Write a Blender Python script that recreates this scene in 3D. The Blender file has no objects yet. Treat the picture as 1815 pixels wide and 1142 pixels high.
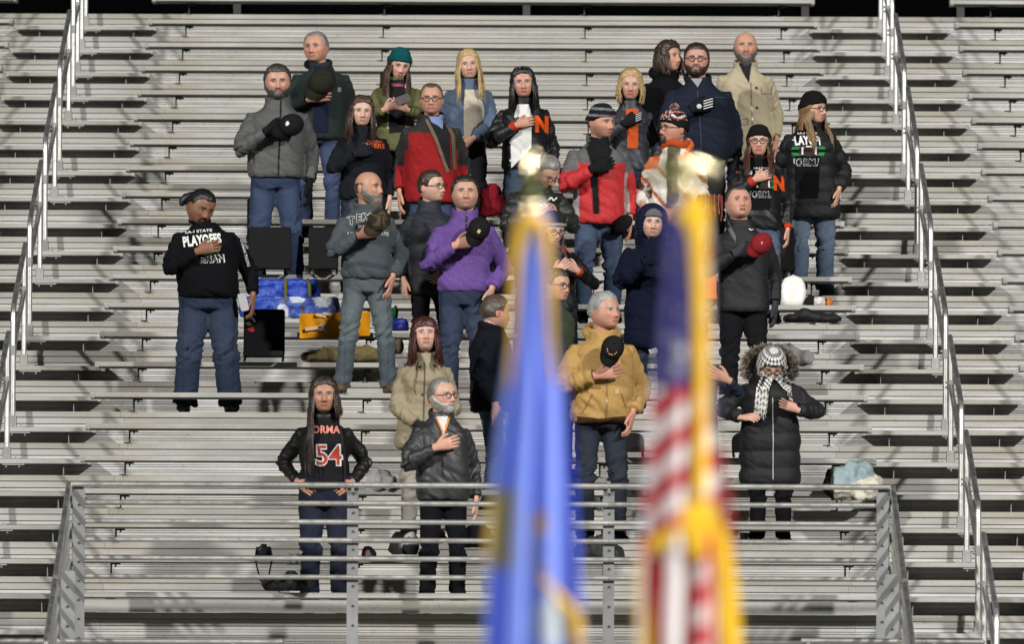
import bpy, bmesh, math, random
import numpy as np
from mathutils import Vector, Matrix
from mathutils.bvhtree import BVHTree

# ------------------------------------------------------------------ camera, sky, light
scene = bpy.context.scene
COL = scene.collection
Z0 = 2.95                      # height of the seat of row 0 above the field
RISE, TREAD = 0.26052, 0.762   # one row of the stand
F_PX, CX, CY = 15237.8, 907.5, 571.0
CAM = np.array([0.133, -65.056, Z0 - 1.2467])
_a, _yaw, _roll = math.radians(2.0), 0.00179, 0.00399
_fw = np.array([math.sin(_yaw)*math.cos(_a), math.cos(_yaw)*math.cos(_a), math.sin(_a)])
_rt = np.array([math.cos(_yaw), -math.sin(_yaw), 0.0])
_up = np.cross(_rt, _fw)
RT = _rt*math.cos(_roll) + _up*math.sin(_roll)
UP = -_rt*math.sin(_roll) + _up*math.cos(_roll)
cam_data = bpy.data.cameras.new('camera')
cam = bpy.data.objects.new('camera', cam_data)
COL.objects.link(cam)
cam.matrix_world = Matrix(((RT[0], UP[0], -_fw[0], CAM[0]), (RT[1], UP[1], -_fw[1], CAM[1]),
                           (RT[2], UP[2], -_fw[2], CAM[2]), (0, 0, 0, 1)))
cam_data.sensor_fit = 'HORIZONTAL'
cam_data.sensor_width = 36.0
cam_data.lens = F_PX/1815.0*36.0
cam_data.clip_start, cam_data.clip_end = 0.5, 2000
cam_data.dof.use_dof = True
cam_data.dof.focus_distance = 67.0
cam_data.dof.aperture_fstop = 3.6
scene.camera = cam

world = bpy.data.worlds.new('World'); scene.world = world; world.use_nodes = True
wn = world.node_tree
sky = wn.nodes.new('ShaderNodeTexSky'); sky.sky_type = 'NISHITA'; sky.sun_disc = False
SUN_EL, SUN_AZ = math.radians(25), math.radians(38)
sky.sun_elevation = SUN_EL
sky.sun_rotation = math.pi + SUN_AZ
bg = wn.nodes['Background']; bg.inputs['Strength'].default_value = 0.0035
wn.links.new(sky.outputs['Color'], bg.inputs['Color'])

def light_dir(az, el):          # unit vector from the stand towards the light; az > 0 is the right-hand side
    return Vector((math.sin(az)*math.cos(el), -math.cos(az)*math.cos(el), math.sin(el)))
sun_d = bpy.data.lights.new('sun', 'SUN'); sun_d.energy = 2.5; sun_d.angle = math.radians(2.0)
sun_d.color = (1.0, 0.98, 0.94)
sun = bpy.data.objects.new('sun', sun_d); COL.objects.link(sun)
dl = light_dir(-SUN_AZ, SUN_EL); sun.rotation_euler = dl.to_track_quat('Z', 'Y').to_euler()
# the second bank of stadium floodlights, across the field on the right (its shadows cross the first ones)
fl_d = bpy.data.lights.new('stadium_floodlight', 'SPOT')
fl_dist = 78.0
fl_d.energy = 2.75*4*math.pi*fl_dist**2; fl_d.spot_size = math.radians(110); fl_d.spot_blend = 0.4
fl_d.shadow_soft_size = 1.7; fl_d.color = (1.0, 0.98, 0.95)
fl = bpy.data.objects.new('stadium_floodlight', fl_d); COL.objects.link(fl)
fd = light_dir(SUN_AZ, math.radians(26)); fl.location = Vector((0, -2, Z0)) + fd*fl_dist
fl.rotation_euler = fd.to_track_quat('Z', 'Y').to_euler()
scene.view_settings.view_transform = 'Standard'; scene.view_settings.look = 'None'
scene.view_settings.exposure = 0.15; scene.view_settings.gamma = 1.0
scene.view_settings.use_curve_mapping = False
scene.cycles.max_bounces = 6; scene.cycles.diffuse_bounces = 3; scene.cycles.glossy_bounces = 3
scene.cycles.use_denoising = True

# ------------------------------------------------------------------ helpers
def at(u, v, y):
    """point of the place seen at photo pixel (u, v) at depth y"""
    d = _fw + RT*((u-CX)/F_PX) + UP*((CY-v)/F_PX)
    t = (y-CAM[1])/d[1]
    return CAM + d*t
rng = np.random.default_rng(7); random.seed(7)
A = lambda *v: np.array(v, dtype=float)
def nrm(v):
    v = np.asarray(v, float); return v/(np.linalg.norm(v, axis=-1, keepdims=True)+1e-12)
def sm(a, b, x):
    t = np.clip((x-a)/(b-a), 0, 1); return t*t*(3-2*t)
def vnoise(P, seed=0):
    P = np.asarray(P, float) + seed*17.31
    i = np.floor(P).astype(np.int64); f = P-i; f = f*f*(3-2*f)
    def h(ix, iy, iz):
        n = (ix*374761393 + iy*668265263 + iz*2147483647 + seed*974711) & 0xffffffff
        n = ((n ^ (n >> 13))*1274126177) & 0xffffffff
        n = ((n ^ (n >> 16))*2246822519) & 0xffffffff
        return ((n ^ (n >> 15)) & 0xffffff)/float(0xffffff)
    x, y, z = i[..., 0], i[..., 1], i[..., 2]; u, v, w = f[..., 0], f[..., 1], f[..., 2]
    L = lambda a, b, t: a+(b-a)*t
    return L(L(L(h(x,y,z),h(x+1,y,z),u),L(h(x,y+1,z),h(x+1,y+1,z),u),v),
             L(L(h(x,y,z+1),h(x+1,y,z+1),u),L(h(x,y+1,z+1),h(x+1,y+1,z+1),u),v),w)

def tag(o, label=None, cat=None, group=None, kind=None):
    if label: o['label'] = label
    if cat: o['category'] = cat
    if group: o['group'] = group
    if kind: o['kind'] = kind
    return o
def empty(name, loc=(0,0,0), rz=0.0):
    o = bpy.data.objects.new(name, None); COL.objects.link(o)
    o.location = Vector([float(c) for c in loc]); o.rotation_euler = (0, 0, rz); o.empty_display_size = 0.1
    return o

class MB:
    """collects vertices, faces and colours, then links ONE mesh object"""
    def __init__(s): s.v = []; s.f = []; s.c = []; s.n = 0
    def add(s, V, F, c=(0.5,0.5,0.5)):
        V = np.asarray(V, float); c = np.asarray(c, float)
        if c.ndim == 1: c = np.tile(c[:3], (len(V), 1))
        s.v.append(V); s.c.append(c)
        s.f += [tuple(i+s.n for i in f) for f in F]; s.n += len(V); return s
    def box(s, x0, x1, y0, y1, z0, z1, c=(0.5,0.5,0.5)):
        V = [(x,y,z) for z in (z0,z1) for y in (y0,y1) for x in (x0,x1)]
        return s.add(V, [(0,2,3,1),(4,5,7,6),(0,1,5,4),(2,6,7,3),(0,4,6,2),(1,3,7,5)], c)
    def tube(s, path, r, seg=10, c=(0.5,0.5,0.5), ref=(1,0,0), cap=True):
        V, F = tube(path, r, seg, ref, cap); return s.add(V, F, c)
    def prism(s, prof, x0, x1, c=(0.5,0.5,0.5)):     # closed (y,z) profile extruded along x
        n = len(prof)
        V = [(x0,y,z) for y,z in prof]+[(x1,y,z) for y,z in prof]
        F = [(i,(i+1)%n,(i+1)%n+n,i+n) for i in range(n)]+[tuple(range(n))[::-1], tuple(range(n,2*n))]
        return s.add(V, F, c)
    def data(s):
        return np.concatenate(s.v), s.f, np.concatenate(s.c)
    def mesh(s, name, smooth=True):
        V, F, C = s.data(); return make_mesh(name, V, F, C, smooth)
    def build(s, name, mat, parent=None, smooth=True):
        return link(name, s.mesh(name, smooth), mat, parent)
def make_mesh(name, V, F, C=None, smooth=True):
    me = bpy.data.meshes.new(name)
    me.from_pydata(np.asarray(V).tolist(), [], [tuple(int(i) for i in f) for f in F])
    if C is not None:
        at_ = me.attributes.new('Col', 'FLOAT_COLOR', 'POINT')
        at_.data.foreach_set('color', np.c_[C, np.ones(len(C))].astype(np.float32).ravel())
    me.polygons.foreach_set('use_smooth', [smooth]*len(me.polygons))
    me.update(); return me
def link(name, me, mat, parent=None):
    o = bpy.data.objects.new(name, me); COL.objects.link(o)
    if mat and not me.materials: me.materials.append(mat)
    if parent: o.parent = parent
    return o
def tube(path, r, seg=10, ref=(1,0,0), cap=True):
    path = np.asarray(path, float); n = len(path)
    r = np.asarray(r, float)
    if r.ndim == 0: r = np.full(n, float(r))
    if r.ndim == 1: r = np.stack([r, r], 1)
    tan = np.gradient(path, axis=0) if n > 2 else np.repeat((path[1]-path[0])[None], 2, 0)
    tan = nrm(tan); a = np.asarray(ref, float)
    if abs(np.dot(nrm(a), tan[0])) > 0.95: a = A(0.13, 1, 0.2)
    V = []; ang = np.linspace(0, 2*math.pi, seg, endpoint=False)
    for i in range(n):
        a = a-np.dot(a, tan[i])*tan[i]; a = nrm(a); b = np.cross(tan[i], a)
        V.append(path[i]+np.outer(np.cos(ang)*r[i,0], a)+np.outer(np.sin(ang)*r[i,1], b))
    V = np.concatenate(V)
    F = [(i*seg+j, i*seg+(j+1)%seg, (i+1)*seg+(j+1)%seg, (i+1)*seg+j) for i in range(n-1) for j in range(seg)]
    if cap:
        k = len(V); V = np.concatenate([V, V[:seg], V[(n-1)*seg:]]); F += [tuple(range(k, k+seg))[::-1], tuple(range(k+seg, k+2*seg))]
    return V, F
def loft(rings, seg=28):
    """rings of (cx, cy, z, rx, ry, power) -> closed skin"""
    ang = np.linspace(0, 2*math.pi, seg, endpoint=False); V = []
    for cx, cy, z, rx, ry, p in rings:
        c, s_ = np.cos(ang), np.sin(ang)
        V.append(np.stack([cx+rx*np.sign(c)*np.abs(c)**(2/p), cy+ry*np.sign(s_)*np.abs(s_)**(2/p), np.full(seg, z)], 1))
    n = len(rings)
    F = [(i*seg+j, i*seg+(j+1)%seg, (i+1)*seg+(j+1)%seg, (i+1)*seg+j) for i in range(n-1) for j in range(seg)]
    F += [tuple(range(seg))[::-1], tuple(range((n-1)*seg, n*seg))]
    return np.concatenate(V), F
def ball(c, r, nu=14, nv=9):
    c = np.asarray(c, float); r = np.asarray(r, float)*np.ones(3); V = [c+r*A(0,0,-1)]
    for j in range(1, nv):
        t = -math.pi/2+math.pi*j/nv
        for i in range(nu):
            p = 2*math.pi*i/nu; V.append(c+r*A(math.cos(t)*math.cos(p), math.cos(t)*math.sin(p), math.sin(t)))
    V.append(c+r*A(0,0,1)); F = []
    for i in range(nu): F.append((0, 1+(i+1)%nu, 1+i))
    for j in range(nv-2):
        for i in range(nu):
            a = 1+j*nu+i; b = 1+j*nu+(i+1)%nu; F.append((a, b, b+nu, a+nu))
    l = 1+(nv-1)*nu
    for i in range(nu): F.append((l-nu+i, l-nu+(i+1)%nu, l))
    return np.array(V), F
def remesh(mb, voxel, smooth=3):
    V, F, C = mb.data()
    me = make_mesh('tmp', V, F); o = bpy.data.objects.new('tmp', me); COL.objects.link(o)
    m = o.modifiers.new('r', 'REMESH'); m.mode = 'VOXEL'; m.voxel_size = voxel
    if smooth:
        m2 = o.modifiers.new('s', 'SMOOTH'); m2.factor = 0.5; m2.iterations = smooth
    dg = bpy.context.evaluated_depsgraph_get()
    me2 = bpy.data.meshes.new_from_object(o.evaluated_get(dg))
    n = len(me2.vertices); co = np.empty(n*3, np.float32); me2.vertices.foreach_get('co', co)
    F2 = [tuple(p.vertices) for p in me2.polygons]
    bpy.data.objects.remove(o); bpy.data.meshes.remove(me); bpy.data.meshes.remove(me2)
    return co.reshape(-1, 3).astype(float), F2
def vnormals(V, F):
    N = np.zeros_like(V)
    Q = np.array([f if len(f) == 4 else (f[0], f[1], f[2], f[2]) for f in F if len(f) in (3, 4)])
    fn = np.cross(V[Q[:,2]]-V[Q[:,0]], V[Q[:,3]]-V[Q[:,1]])
    tri = Q[:,2] == Q[:,3]
    fn[tri] = np.cross(V[Q[tri,1]]-V[Q[tri,0]], V[Q[tri,2]]-V[Q[tri,0]])
    for k in range(4): np.add.at(N, Q[:,k], fn)
    return nrm(N)

# ------------------------------------------------------------------ materials
def nodes(name):
    m = bpy.data.materials.new(name); m.use_nodes = True; nt = m.node_tree
    return m, nt, nt.nodes['Principled BSDF']
def tex_noise(nt, scale, detail=3, stretch=None, coord='Object', rough=0.55):
    tc = nt.nodes.new('ShaderNodeTexCoord'); n = nt.nodes.new('ShaderNodeTexNoise')
    n.inputs['Scale'].default_value = scale; n.inputs['Detail'].default_value = detail
    n.inputs['Roughness'].default_value = rough
    if stretch:
        mp = nt.nodes.new('ShaderNodeMapping'); mp.inputs['Scale'].default_value = stretch
        nt.links.new(tc.outputs[coord], mp.inputs['Vector']); nt.links.new(mp.outputs['Vector'], n.inputs['Vector'])
    else: nt.links.new(tc.outputs[coord], n.inputs['Vector'])
    return n
def ramp(nt, src, stops):
    r = nt.nodes.new('ShaderNodeValToRGB'); e = r.color_ramp.elements
    while len(e) < len(stops): e.new(0.5)
    for i, (p, c) in enumerate(stops):
        e[i].position = p; e[i].color = (*c, 1) if len(c) == 3 else c
    nt.links.new(src, r.inputs['Fac']); return r
def mix(nt, a, b, fac, mode='MIX'):
    m = nt.nodes.new('ShaderNodeMix'); m.data_type = 'RGBA'; m.blend_type = mode
    for s, v in ((m.inputs[6], a), (m.inputs[7], b), (m.inputs[0], fac)):
        if hasattr(v, 'is_linked'): nt.links.new(v, s)
        else: s.default_value = v if not isinstance(v, tuple) else (*v, 1)
    return m.outputs[2]
def bump(nt, bsdf, src, strength, dist):
    b = nt.nodes.new('ShaderNodeBump'); b.inputs['Strength'].default_value = strength; b.inputs['Distance'].default_value = dist
    nt.links.new(src, b.inputs['Height']); nt.links.new(b.outputs['Normal'], bsdf.inputs['Normal'])
def aluminium(name, base, metal=0.25, rough=0.5, stain=0.5, coord='Object', stretch=(0.35, 1, 3.0)):
    m, nt, p = nodes(name)
    n1 = tex_noise(nt, 3.0, 5, stretch, coord); n2 = tex_noise(nt, 14.0, 4, None, coord, 0.7)
    n3 = tex_noise(nt, 0.9, 4, (1, 1, 5), coord)
    c1 = ramp(nt, n1.outputs['Fac'], [(0.28, tuple(x*0.72 for x in base)), (0.72, tuple(min(1, x*1.16) for x in base))])
    br = (base[0]*0.80, base[1]*0.70, base[2]*0.50)
    st = ramp(nt, n3.outputs['Fac'], [(0.50, (0,0,0)), (0.72, (stain,)*3)])
    c2 = mix(nt, c1.outputs['Color'], br, st.outputs['Color'])
    d = ramp(nt, n2.outputs['Fac'], [(0.28, (0.62,0.60,0.56)), (0.45, (1,1,1))])
    c3 = mix(nt, c2, d.outputs['Color'], 0.55, 'MULTIPLY')
    oi = nt.nodes.new('ShaderNodeObjectInfo')       # every plank has aged a little differently
    rv = ramp(nt, oi.outputs['Random'], [(0.0, (0.88,0.87,0.84)), (0.5, (1.0,0.99,0.97)), (1.0, (1.08,1.08,1.09))])
    c3 = mix(nt, c3, rv.outputs['Color'], 1.0, 'MULTIPLY')
    nt.links.new(c3, p.inputs['Base Color']); p.inputs['Metallic'].default_value = metal
    rr = ramp(nt, n2.outputs['Fac'], [(0.3, (rough+0.15,)*3), (0.7, (rough-0.08,)*3)])
    nt.links.new(rr.outputs['Color'], p.inputs['Roughness'])
    bump(nt, p, n2.outputs['Fac'], 0.15, 0.002)
    return m
M = {}
M['nosing'] = aluminium('nosing aluminium', (0.355, 0.345, 0.315), 0.15, 0.55, 0.5)
M['riser'] = aluminium('riser aluminium', (0.39, 0.387, 0.375), 0.2, 0.5, 0.4)
M['ribbed'] = aluminium('ribbed aluminium', (0.455, 0.452, 0.44), 0.2, 0.45, 0.3)
M['seat'] = aluminium('seat aluminium', (0.42, 0.415, 0.395), 0.25, 0.42, 0.35)
M['tube'] = aluminium('tube aluminium', (0.74, 0.745, 0.74), 1.0, 0.43, 0.0, stretch=(1,1,1))
M['guard_tube'] = aluminium('guard tube aluminium', (0.66, 0.655, 0.64), 0.8, 0.36, 0.15, stretch=(1,1,1))
M['galv'] = aluminium('galvanised steel', (0.27, 0.28, 0.29), 0.35, 0.5, 0.3, stretch=(1,1,1))
M['foot'] = aluminium('shade-darkened foot plank', (0.17, 0.165, 0.15), 0.1, 0.6, 0.5)  # darkened to cut bounce light, deepening the shade under the steps
M['dark_steel'] = aluminium('dark bracket steel', (0.05, 0.05, 0.048), 0.3, 0.5, 0.2)
M['socket'] = aluminium('cast socket', (0.30, 0.30, 0.29), 0.5, 0.5, 0.2)

def vcol(name, rough=0.85, var=0.25, nscale=60, bstr=0.25, bdist=0.002, sheen=0.0, spec=0.4, coat=0.0, stretch=None, sss=0.0, big=9.0, trans=0.0):
    """painted by the mesh's own vertex colours, broken up by fine weave and wear"""
    m, nt, p = nodes(name)
    a = nt.nodes.new('ShaderNodeAttribute'); a.attribute_name = 'Col'
    n1 = tex_noise(nt, nscale, 4, stretch); n2 = tex_noise(nt, big, 4)
    r1 = ramp(nt, n1.outputs['Fac'], [(0.25, (1-var,)*3), (0.75, (1+var*0.8,)*3)])
    r2 = ramp(nt, n2.outputs['Fac'], [(0.25, (1-var*0.7,)*3), (0.75, (1+var*0.5,)*3)])
    c = mix(nt, a.outputs['Color'], r1.outputs['Color'], 1.0, 'MULTIPLY')
    c = mix(nt, c, r2.outputs['Color'], 1.0, 'MULTIPLY')
    nt.links.new(c, p.inputs['Base Color']); p.inputs['Roughness'].default_value = rough
    p.inputs['Specular IOR Level'].default_value = spec
    p.inputs['Sheen Weight'].default_value = sheen
    if coat: p.inputs['Coat Weight'].default_value = coat; p.inputs['Coat Roughness'].default_value = 0.3
    if sss:
        p.inputs['Subsurface Weight'].default_value = sss; p.inputs['Subsurface Radius'].default_value = (1.0, 0.35, 0.18)
        p.inputs['Subsurface Scale'].default_value = 0.008
    if trans: p.inputs['Transmission Weight'].default_value = trans
    bump(nt, p, n1.outputs['Fac'], bstr, bdist)
    return m
M['skin'] = vcol('skin', 0.48, 0.10, 90, 0.12, 0.001, spec=0.42, sss=0.12, big=25)
M['hair'] = vcol('hair', 0.42, 0.45, 40, 0.6, 0.004, spec=0.5, stretch=(6, 6, 0.7), big=14)
M['knit'] = vcol('knit wool', 0.95, 0.25, 130, 0.7, 0.004, 0.0, 0.12)
M['cotton'] = vcol('cotton fleece', 0.95, 0.18, 110, 0.4, 0.002, 0.0, 0.12)
M['fleece'] = vcol('brushed fleece', 0.95, 0.25, 70, 0.6, 0.004, 0.0, 0.12)
M['denim'] = vcol('denim', 0.9, 0.24, 150, 0.3, 0.0015, 0.0, 0.15, big=7)
M['nylon'] = vcol('nylon shell', 0.70, 0.16, 60, 0.2, 0.002, 0, 0.4)
M['gloss'] = vcol('glossy quilted nylon', 0.52, 0.16, 40, 0.3, 0.004, 0, 0.5)
M['leather'] = vcol('worn leather', 0.48, 0.30, 45, 0.6, 0.005, 0, 0.35)
M['canvas'] = vcol('duck canvas', 0.88, 0.18, 120, 0.35, 0.002, 0.0, 0.15, big=6)
M['print'] = vcol('fabric print', 0.8, 0.12, 120, 0.1, 0.001, 0, 0.3)
M['plastic'] = vcol('plastic', 0.32, 0.06, 20, 0.05, 0.001, 0, 0.5)
M['rubber'] = vcol('shoe leather and rubber', 0.6, 0.2, 60, 0.2, 0.002)
M['glass'] = None
m, nt, p = nodes('clear plastic'); p.inputs['Base Color'].default_value = (0.95,0.97,1,1); p.inputs['Transmission Weight'].default_value = 0.9
p.inputs['Roughness'].default_value = 0.08; M['glass'] = m
m, nt, p = nodes('field grass'); n = tex_noise(nt, 30, 6)
r = ramp(nt, n.outputs['Fac'], [(0.3, (0.03,0.06,0.015)), (0.7, (0.07,0.11,0.03))]); nt.links.new(r.outputs['Color'], p.inputs['Base Color']); p.inputs['Roughness'].default_value = 0.95
M['grass'] = m

# ------------------------------------------------------------------ ground and stand
g = MB(); g.add([(-900,-900,0),(900,-900,0),(900,900,0),(-900,900,0)], [(0,1,2,3)]); tag(g.build('ground', M['grass']), kind='structure')

NOSE_Y, NOSE_DZ = 0.16, -0.148          # nosing of platform k, measured from the front top edge of seat k
def plat(k): return Z0 + k*RISE + NOSE_DZ
def nose_y(k): return k*TREAD + NOSE_Y
HALF = 2.996; AISLE = 4.23; SIDE = 7.2
stand = tag(empty('bleacher_stand', (0, nose_y(-10), 0)), 'aluminium bleacher stand with ribbed risers rising in rows behind the crowd', 'bleachers')
SOFF = -stand.location.y
def part(mb, name, mat, smooth=False):
    o = mb.build(name, mat, stand, smooth); return o
def place(o, y, z): o.location = (o.location.x, y+SOFF, z)

# profiles as (y, z), y = 0 is the face
nose_prof = [(0.004,0.0),(0.0,-0.004),(0.0,-0.0405),(0.004,-0.0445),(0.06,-0.0445),(0.06,-0.03),(0.012,-0.03),(0.012,-0.006),(0.06,-0.006),(0.06,0.0)]
riser_prof = [(0.008,-0.0490),(0.006,-0.0505),(0.006,-0.0925),(0.008,-0.0940),(0.022,-0.0940),(0.022,-0.0490)]
rib = []; z = -0.0985
for i in range(4):
    for h in (0.024, 0.0125):
        rib += [(0.019, z), (0.012, z-0.0010), (0.010, z-h+0.0018), (0.019, z-h+0.0008)]; z -= h+0.0025
rib += [(0.030, z), (0.030, -0.0985)]
seat_prof = [(0.0,-0.010),(0.003,-0.003),(0.010,0.0),(0.245,0.0),(0.254,-0.008),(0.254,-0.040),(0.248,-0.048),(0.236,-0.048),(0.236,-0.006),(0.040,-0.006),(0.040,-0.050),(0.030,-0.050),(0.026,-0.040),(0.004,-0.039),(0.0,-0.036)]
cap_prof = [(-0.003,-0.011),(0.0,-0.001),(0.010,0.003),(0.245,0.003),(0.257,-0.008),(0.257,-0.040),(0.248,-0.051),(0.004,-0.051),(-0.003,-0.042)]
step_prof = [(0.0,-0.006),(0.005,0.0),(0.255,0.0),(0.255,-0.036),(0.24,-0.036),(0.24,-0.006),(0.014,-0.006),(0.014,-0.036),(0.004,-0.036),(0.0,-0.032)]
foot_prof = [(0,0),(0.228,0),(0.228,-0.03),(0.216,-0.03),(0.216,-0.005),(0.012,-0.005),(0.012,-0.03),(0,-0.03)]
_cache = {}
def shared(name, key, fn, mat):
    if key not in _cache:
        me = fn().mesh(name, False); me.materials.append(mat); _cache[key] = me
    return link(name, _cache[key], None, stand)
R = random.Random(3)
for k in range(-10, 18):
    jl, jr = -2.77+R.uniform(-0.03,0.03), 2.76+R.uniform(-0.03,0.03)
    for a_, b_ in ((-SIDE, jl-0.001), (jl+0.001, jr-0.001), (jr+0.001, SIDE)):
        o = part(MB().prism(nose_prof, a_, b_), 'nosing_plank', M['nosing']); place(o, nose_y(k), plat(k))
    jl += 0.025; jr -= 0.025
    for a_, b_ in ((-SIDE, jl-0.0008), (jl+0.0008, jr-0.0008), (jr+0.0008, SIDE)):
        o = part(MB().prism(riser_prof, a_, b_), 'riser_plank', M['riser']); place(o, nose_y(k), plat(k))
        o = part(MB().prism(rib, a_, b_), 'ribbed_plank', M['ribbed']); place(o, nose_y(k), plat(k))
    for i in range(3):
        o = shared('foot_plank', ('foot'), lambda: MB().prism(foot_prof, -SIDE, SIDE), M['foot']); place(o, nose_y(k)+0.064+i*0.236, plat(k)-0.001)
# seats, their end caps and brackets
def seat(k, x0, x1, brackets, dark=False):
    L = x1-x0
    o = part(MB().prism(seat_prof, x0, x1), 'seat_plank', M['seat']); place(o, k*TREAD, Z0+k*RISE)
    for xe, sgn in ((x0, -1), (x1, 1)):
        if abs(xe) > 6: continue
        c = MB(); c.prism(cap_prof, xe-0.016, xe+0.016)
        for zz in (-0.015, -0.036):
            V, F = tube([(xe,0.0,zz),(xe,-0.006,zz)], 0.005, 8); c.add(V, F)
        c.build('end_cap', M['seat'], o, False)
    for bx in brackets:
        b = MB(); yb = NOSE_Y-0.022; zt = -0.049; zb = NOSE_DZ+0.002
        b.box(bx-0.006, bx+0.006, yb, yb+0.05, zb, zt)
        b.box(bx-0.006, bx+0.062, yb, yb+0.20, zt-0.008, zt)
        b.box(bx+0.028, bx+0.040, yb+0.005, yb+0.02, zt-0.028, zt-0.008)
        b.box(bx-0.045, bx+0.006, yb+0.03, yb+0.10, zb-0.0005, zb+0.008)
        b.build('bracket', M['dark_steel'], o, False)
for k in range(-4, 18):
    seat(k, -HALF, HALF, (-2.68, -0.90, 0.92, 2.69))
for k in range(-9, 18):
    j = R.uniform(-0.008, 0.008)
    seat(k, -SIDE, -4.255+j, (-4.9, -6.2)); seat(k, 4.262+j, SIDE, (4.62, 6.3))
# front fascia under the lowest bench
o = part(MB().box(-HALF, HALF, 0.03, 0.05, -0.146, -0.052), 'fascia_plank', M['riser']); place(o, -4*TREAD, Z0-4*RISE)
# half steps in the two aisles
STEP_Y, STEP_Z = TREAD-0.256+0.004, RISE/2+0.002
post_rows = set()
for k in range(-10, 17):
    for sgn in (-1, 1):
        x0, x1 = (-AISLE, -HALF+0.02) if sgn < 0 else (HALF-0.02, AISLE)
        j = R.uniform(-0.006, 0.006)
        o = part(MB().prism(step_prof, x0+j, x1+j), 'step_plank', M['seat']); place(o, nose_y(k)+STEP_Y, plat(k)+STEP_Z)
        for xe in (x0+j, x1+j):
            c = MB(); c.prism([(-0.003,0.002),(0.256,0.002),(0.256,-0.039),(-0.003,-0.039)], xe-0.012, xe+0.012)
            c.build('end_cap', M['seat'], o, False)
        for xe in (x0+0.20, x1-0.20):
            s_ = MB(); s_.box(xe-0.003, xe+0.003, 0.05, 0.24, -STEP_Z+0.003, -0.037); s_.box(xe-0.003, xe+0.04, 0.05, 0.24, -0.043, -0.0375)
            s_.build('bracket', M['galv'], o, False)
# added black backdrop in place of night darkness, and rail behind the top row
tk = 17
m, nt, p = nodes('night backdrop black'); p.inputs['Base Color'].default_value = (0.0012,0.0014,0.0014,1); p.inputs['Roughness'].default_value = 1.0; p.inputs['Specular IOR Level'].default_value = 0.0; M['screen'] = m
scr = tag(empty('dark_backdrop', (0, nose_y(18)+1.2, 0)), 'black backdrop added for the night dark, with steel posts, behind the top row of benches', 'screen')
b = MB(); b.box(-9, 9, 0, 0.03, plat(10), plat(17)+3.0); b.build('backdrop_sheet', M['screen'], scr, False)
for x in (-4.9, -2.3, 0.4, 3.0, 4.45, 6):
    b = MB(); b.box(x-0.035, x+0.035, -0.09, -0.01, plat(10), plat(17)+3); b.build('post', M['dark_steel'], scr, False)

# ------------------------------------------------------------------ aisle handrails
def bend_path(pts, rad=0.12, n=7):
    pts = [np.array(p_, float) for p_ in pts]; out = [pts[0]]
    for i in range(1, len(pts)-1):
        a_, b_, c_ = pts[i-1], pts[i], pts[i+1]
        u, v = nrm(a_-b_), nrm(c_-b_); p0, p1 = b_+u*rad, b_+v*rad
        for t in np.linspace(0, 1, n): out.append((1-t)**2*p0+2*t*(1-t)*b_+t*t*p1)
    out.append(pts[-1]); return np.array(out)
def handrail(sgn, kf, kb, name):
    xc = sgn*(HALF+AISLE)/2
    yf, zf = nose_y(kf)+STEP_Y+0.10, plat(kf)+STEP_Z
    yb, zb = nose_y(kb)+STEP_Y+0.10, plat(kb)+STEP_Z
    H_ = 0.93
    t = tag(empty('handrail', (xc, yf, zf)), name, 'handrail', 'aisle handrails')
    loc = lambda y, z, x=0.0: A(x, y-yf, z-zf)
    pth = bend_path([loc(yf, zf+0.02), loc(yf, zf+H_), loc(yb, zb+H_), loc(yb+0.10, zb+H_+0.034)], 0.13)
    MB().tube(pth, 0.0215, 12, ref=(1,0,0)).build('bent_rail', M['tube'], t)
    MB().tube([loc(yb, zb+0.02), loc(yb, zb+H_-0.015)], 0.0205, 12).build('post', M['tube'], t)
    hm = 0.60
    MB().tube([loc(yf-0.01, zf+hm+0.0), loc(yb+0.01, zb+hm+0.0)], 0.0205, 12).build('mid_rail', M['tube'], t)
    for (y, z) in ((yf, zf), (yb, zb)):
        b = MB(); b.tube([loc(y, z+hm-0.035), loc(y, z+hm+0.035)], 0.0275, 12)
        b.box(-0.042, -0.02, y-yf-0.012, y-yf+0.012, z-zf+hm-0.028, z-zf+hm-0.010); b.box(-0.042, -0.02, y-yf-0.012, y-yf+0.012, z-zf+hm+0.010, z-zf+hm+0.028)
        b.build('clamp', M['socket'], t)
        b = MB(); b.add(*loft([(0,y-yf,z-zf,0.037,0.037,4),(0,y-yf,z-zf+0.085,0.032,0.032,4),(0,y-yf,z-zf+0.095,0.029,0.029,4)], 16))
        b.box(-0.085, 0.085, y-yf-0.06, y-yf+0.05, z-zf+0.0015, z-zf+0.007)
        for q in (-0.065, 0.065): b.box(q-0.009, q+0.009, y-yf-0.05, y-yf-0.032, z-zf+0.007, z-zf+0.016)
        b.build('socket', M['socket'], t, False)
        b = MB(); b.box(-0.03, 0.14, y-yf-0.105, y-yf+0.06, z-zf-0.046, z-zf-0.0395)
        for q in (0.0, 0.1): b.box(q-0.006, q+0.006, y-yf-0.09, y-yf-0.078, z-zf-0.062, z-zf-0.046)
        b.build('mount_plate', M['seat'], t, False)
rank = ['lowest', 'second lowest', 'third lowest', 'fourth from the bottom', 'fifth from the bottom', 'sixth from the bottom', 'seventh from the bottom', 'second from the top', 'topmost']
for sgn in (-1, 1):
    for i, (kf, kb) in enumerate(((-8,-6), (-5,-3), (-2,0), (1,3), (4,6), (7,9), (10,12), (13,15), (14,16))):
        handrail(sgn, kf, kb, 'bent aluminium tube handrail in the %s aisle, %s' % ('left' if sgn < 0 else 'right', rank[i]))

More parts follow.
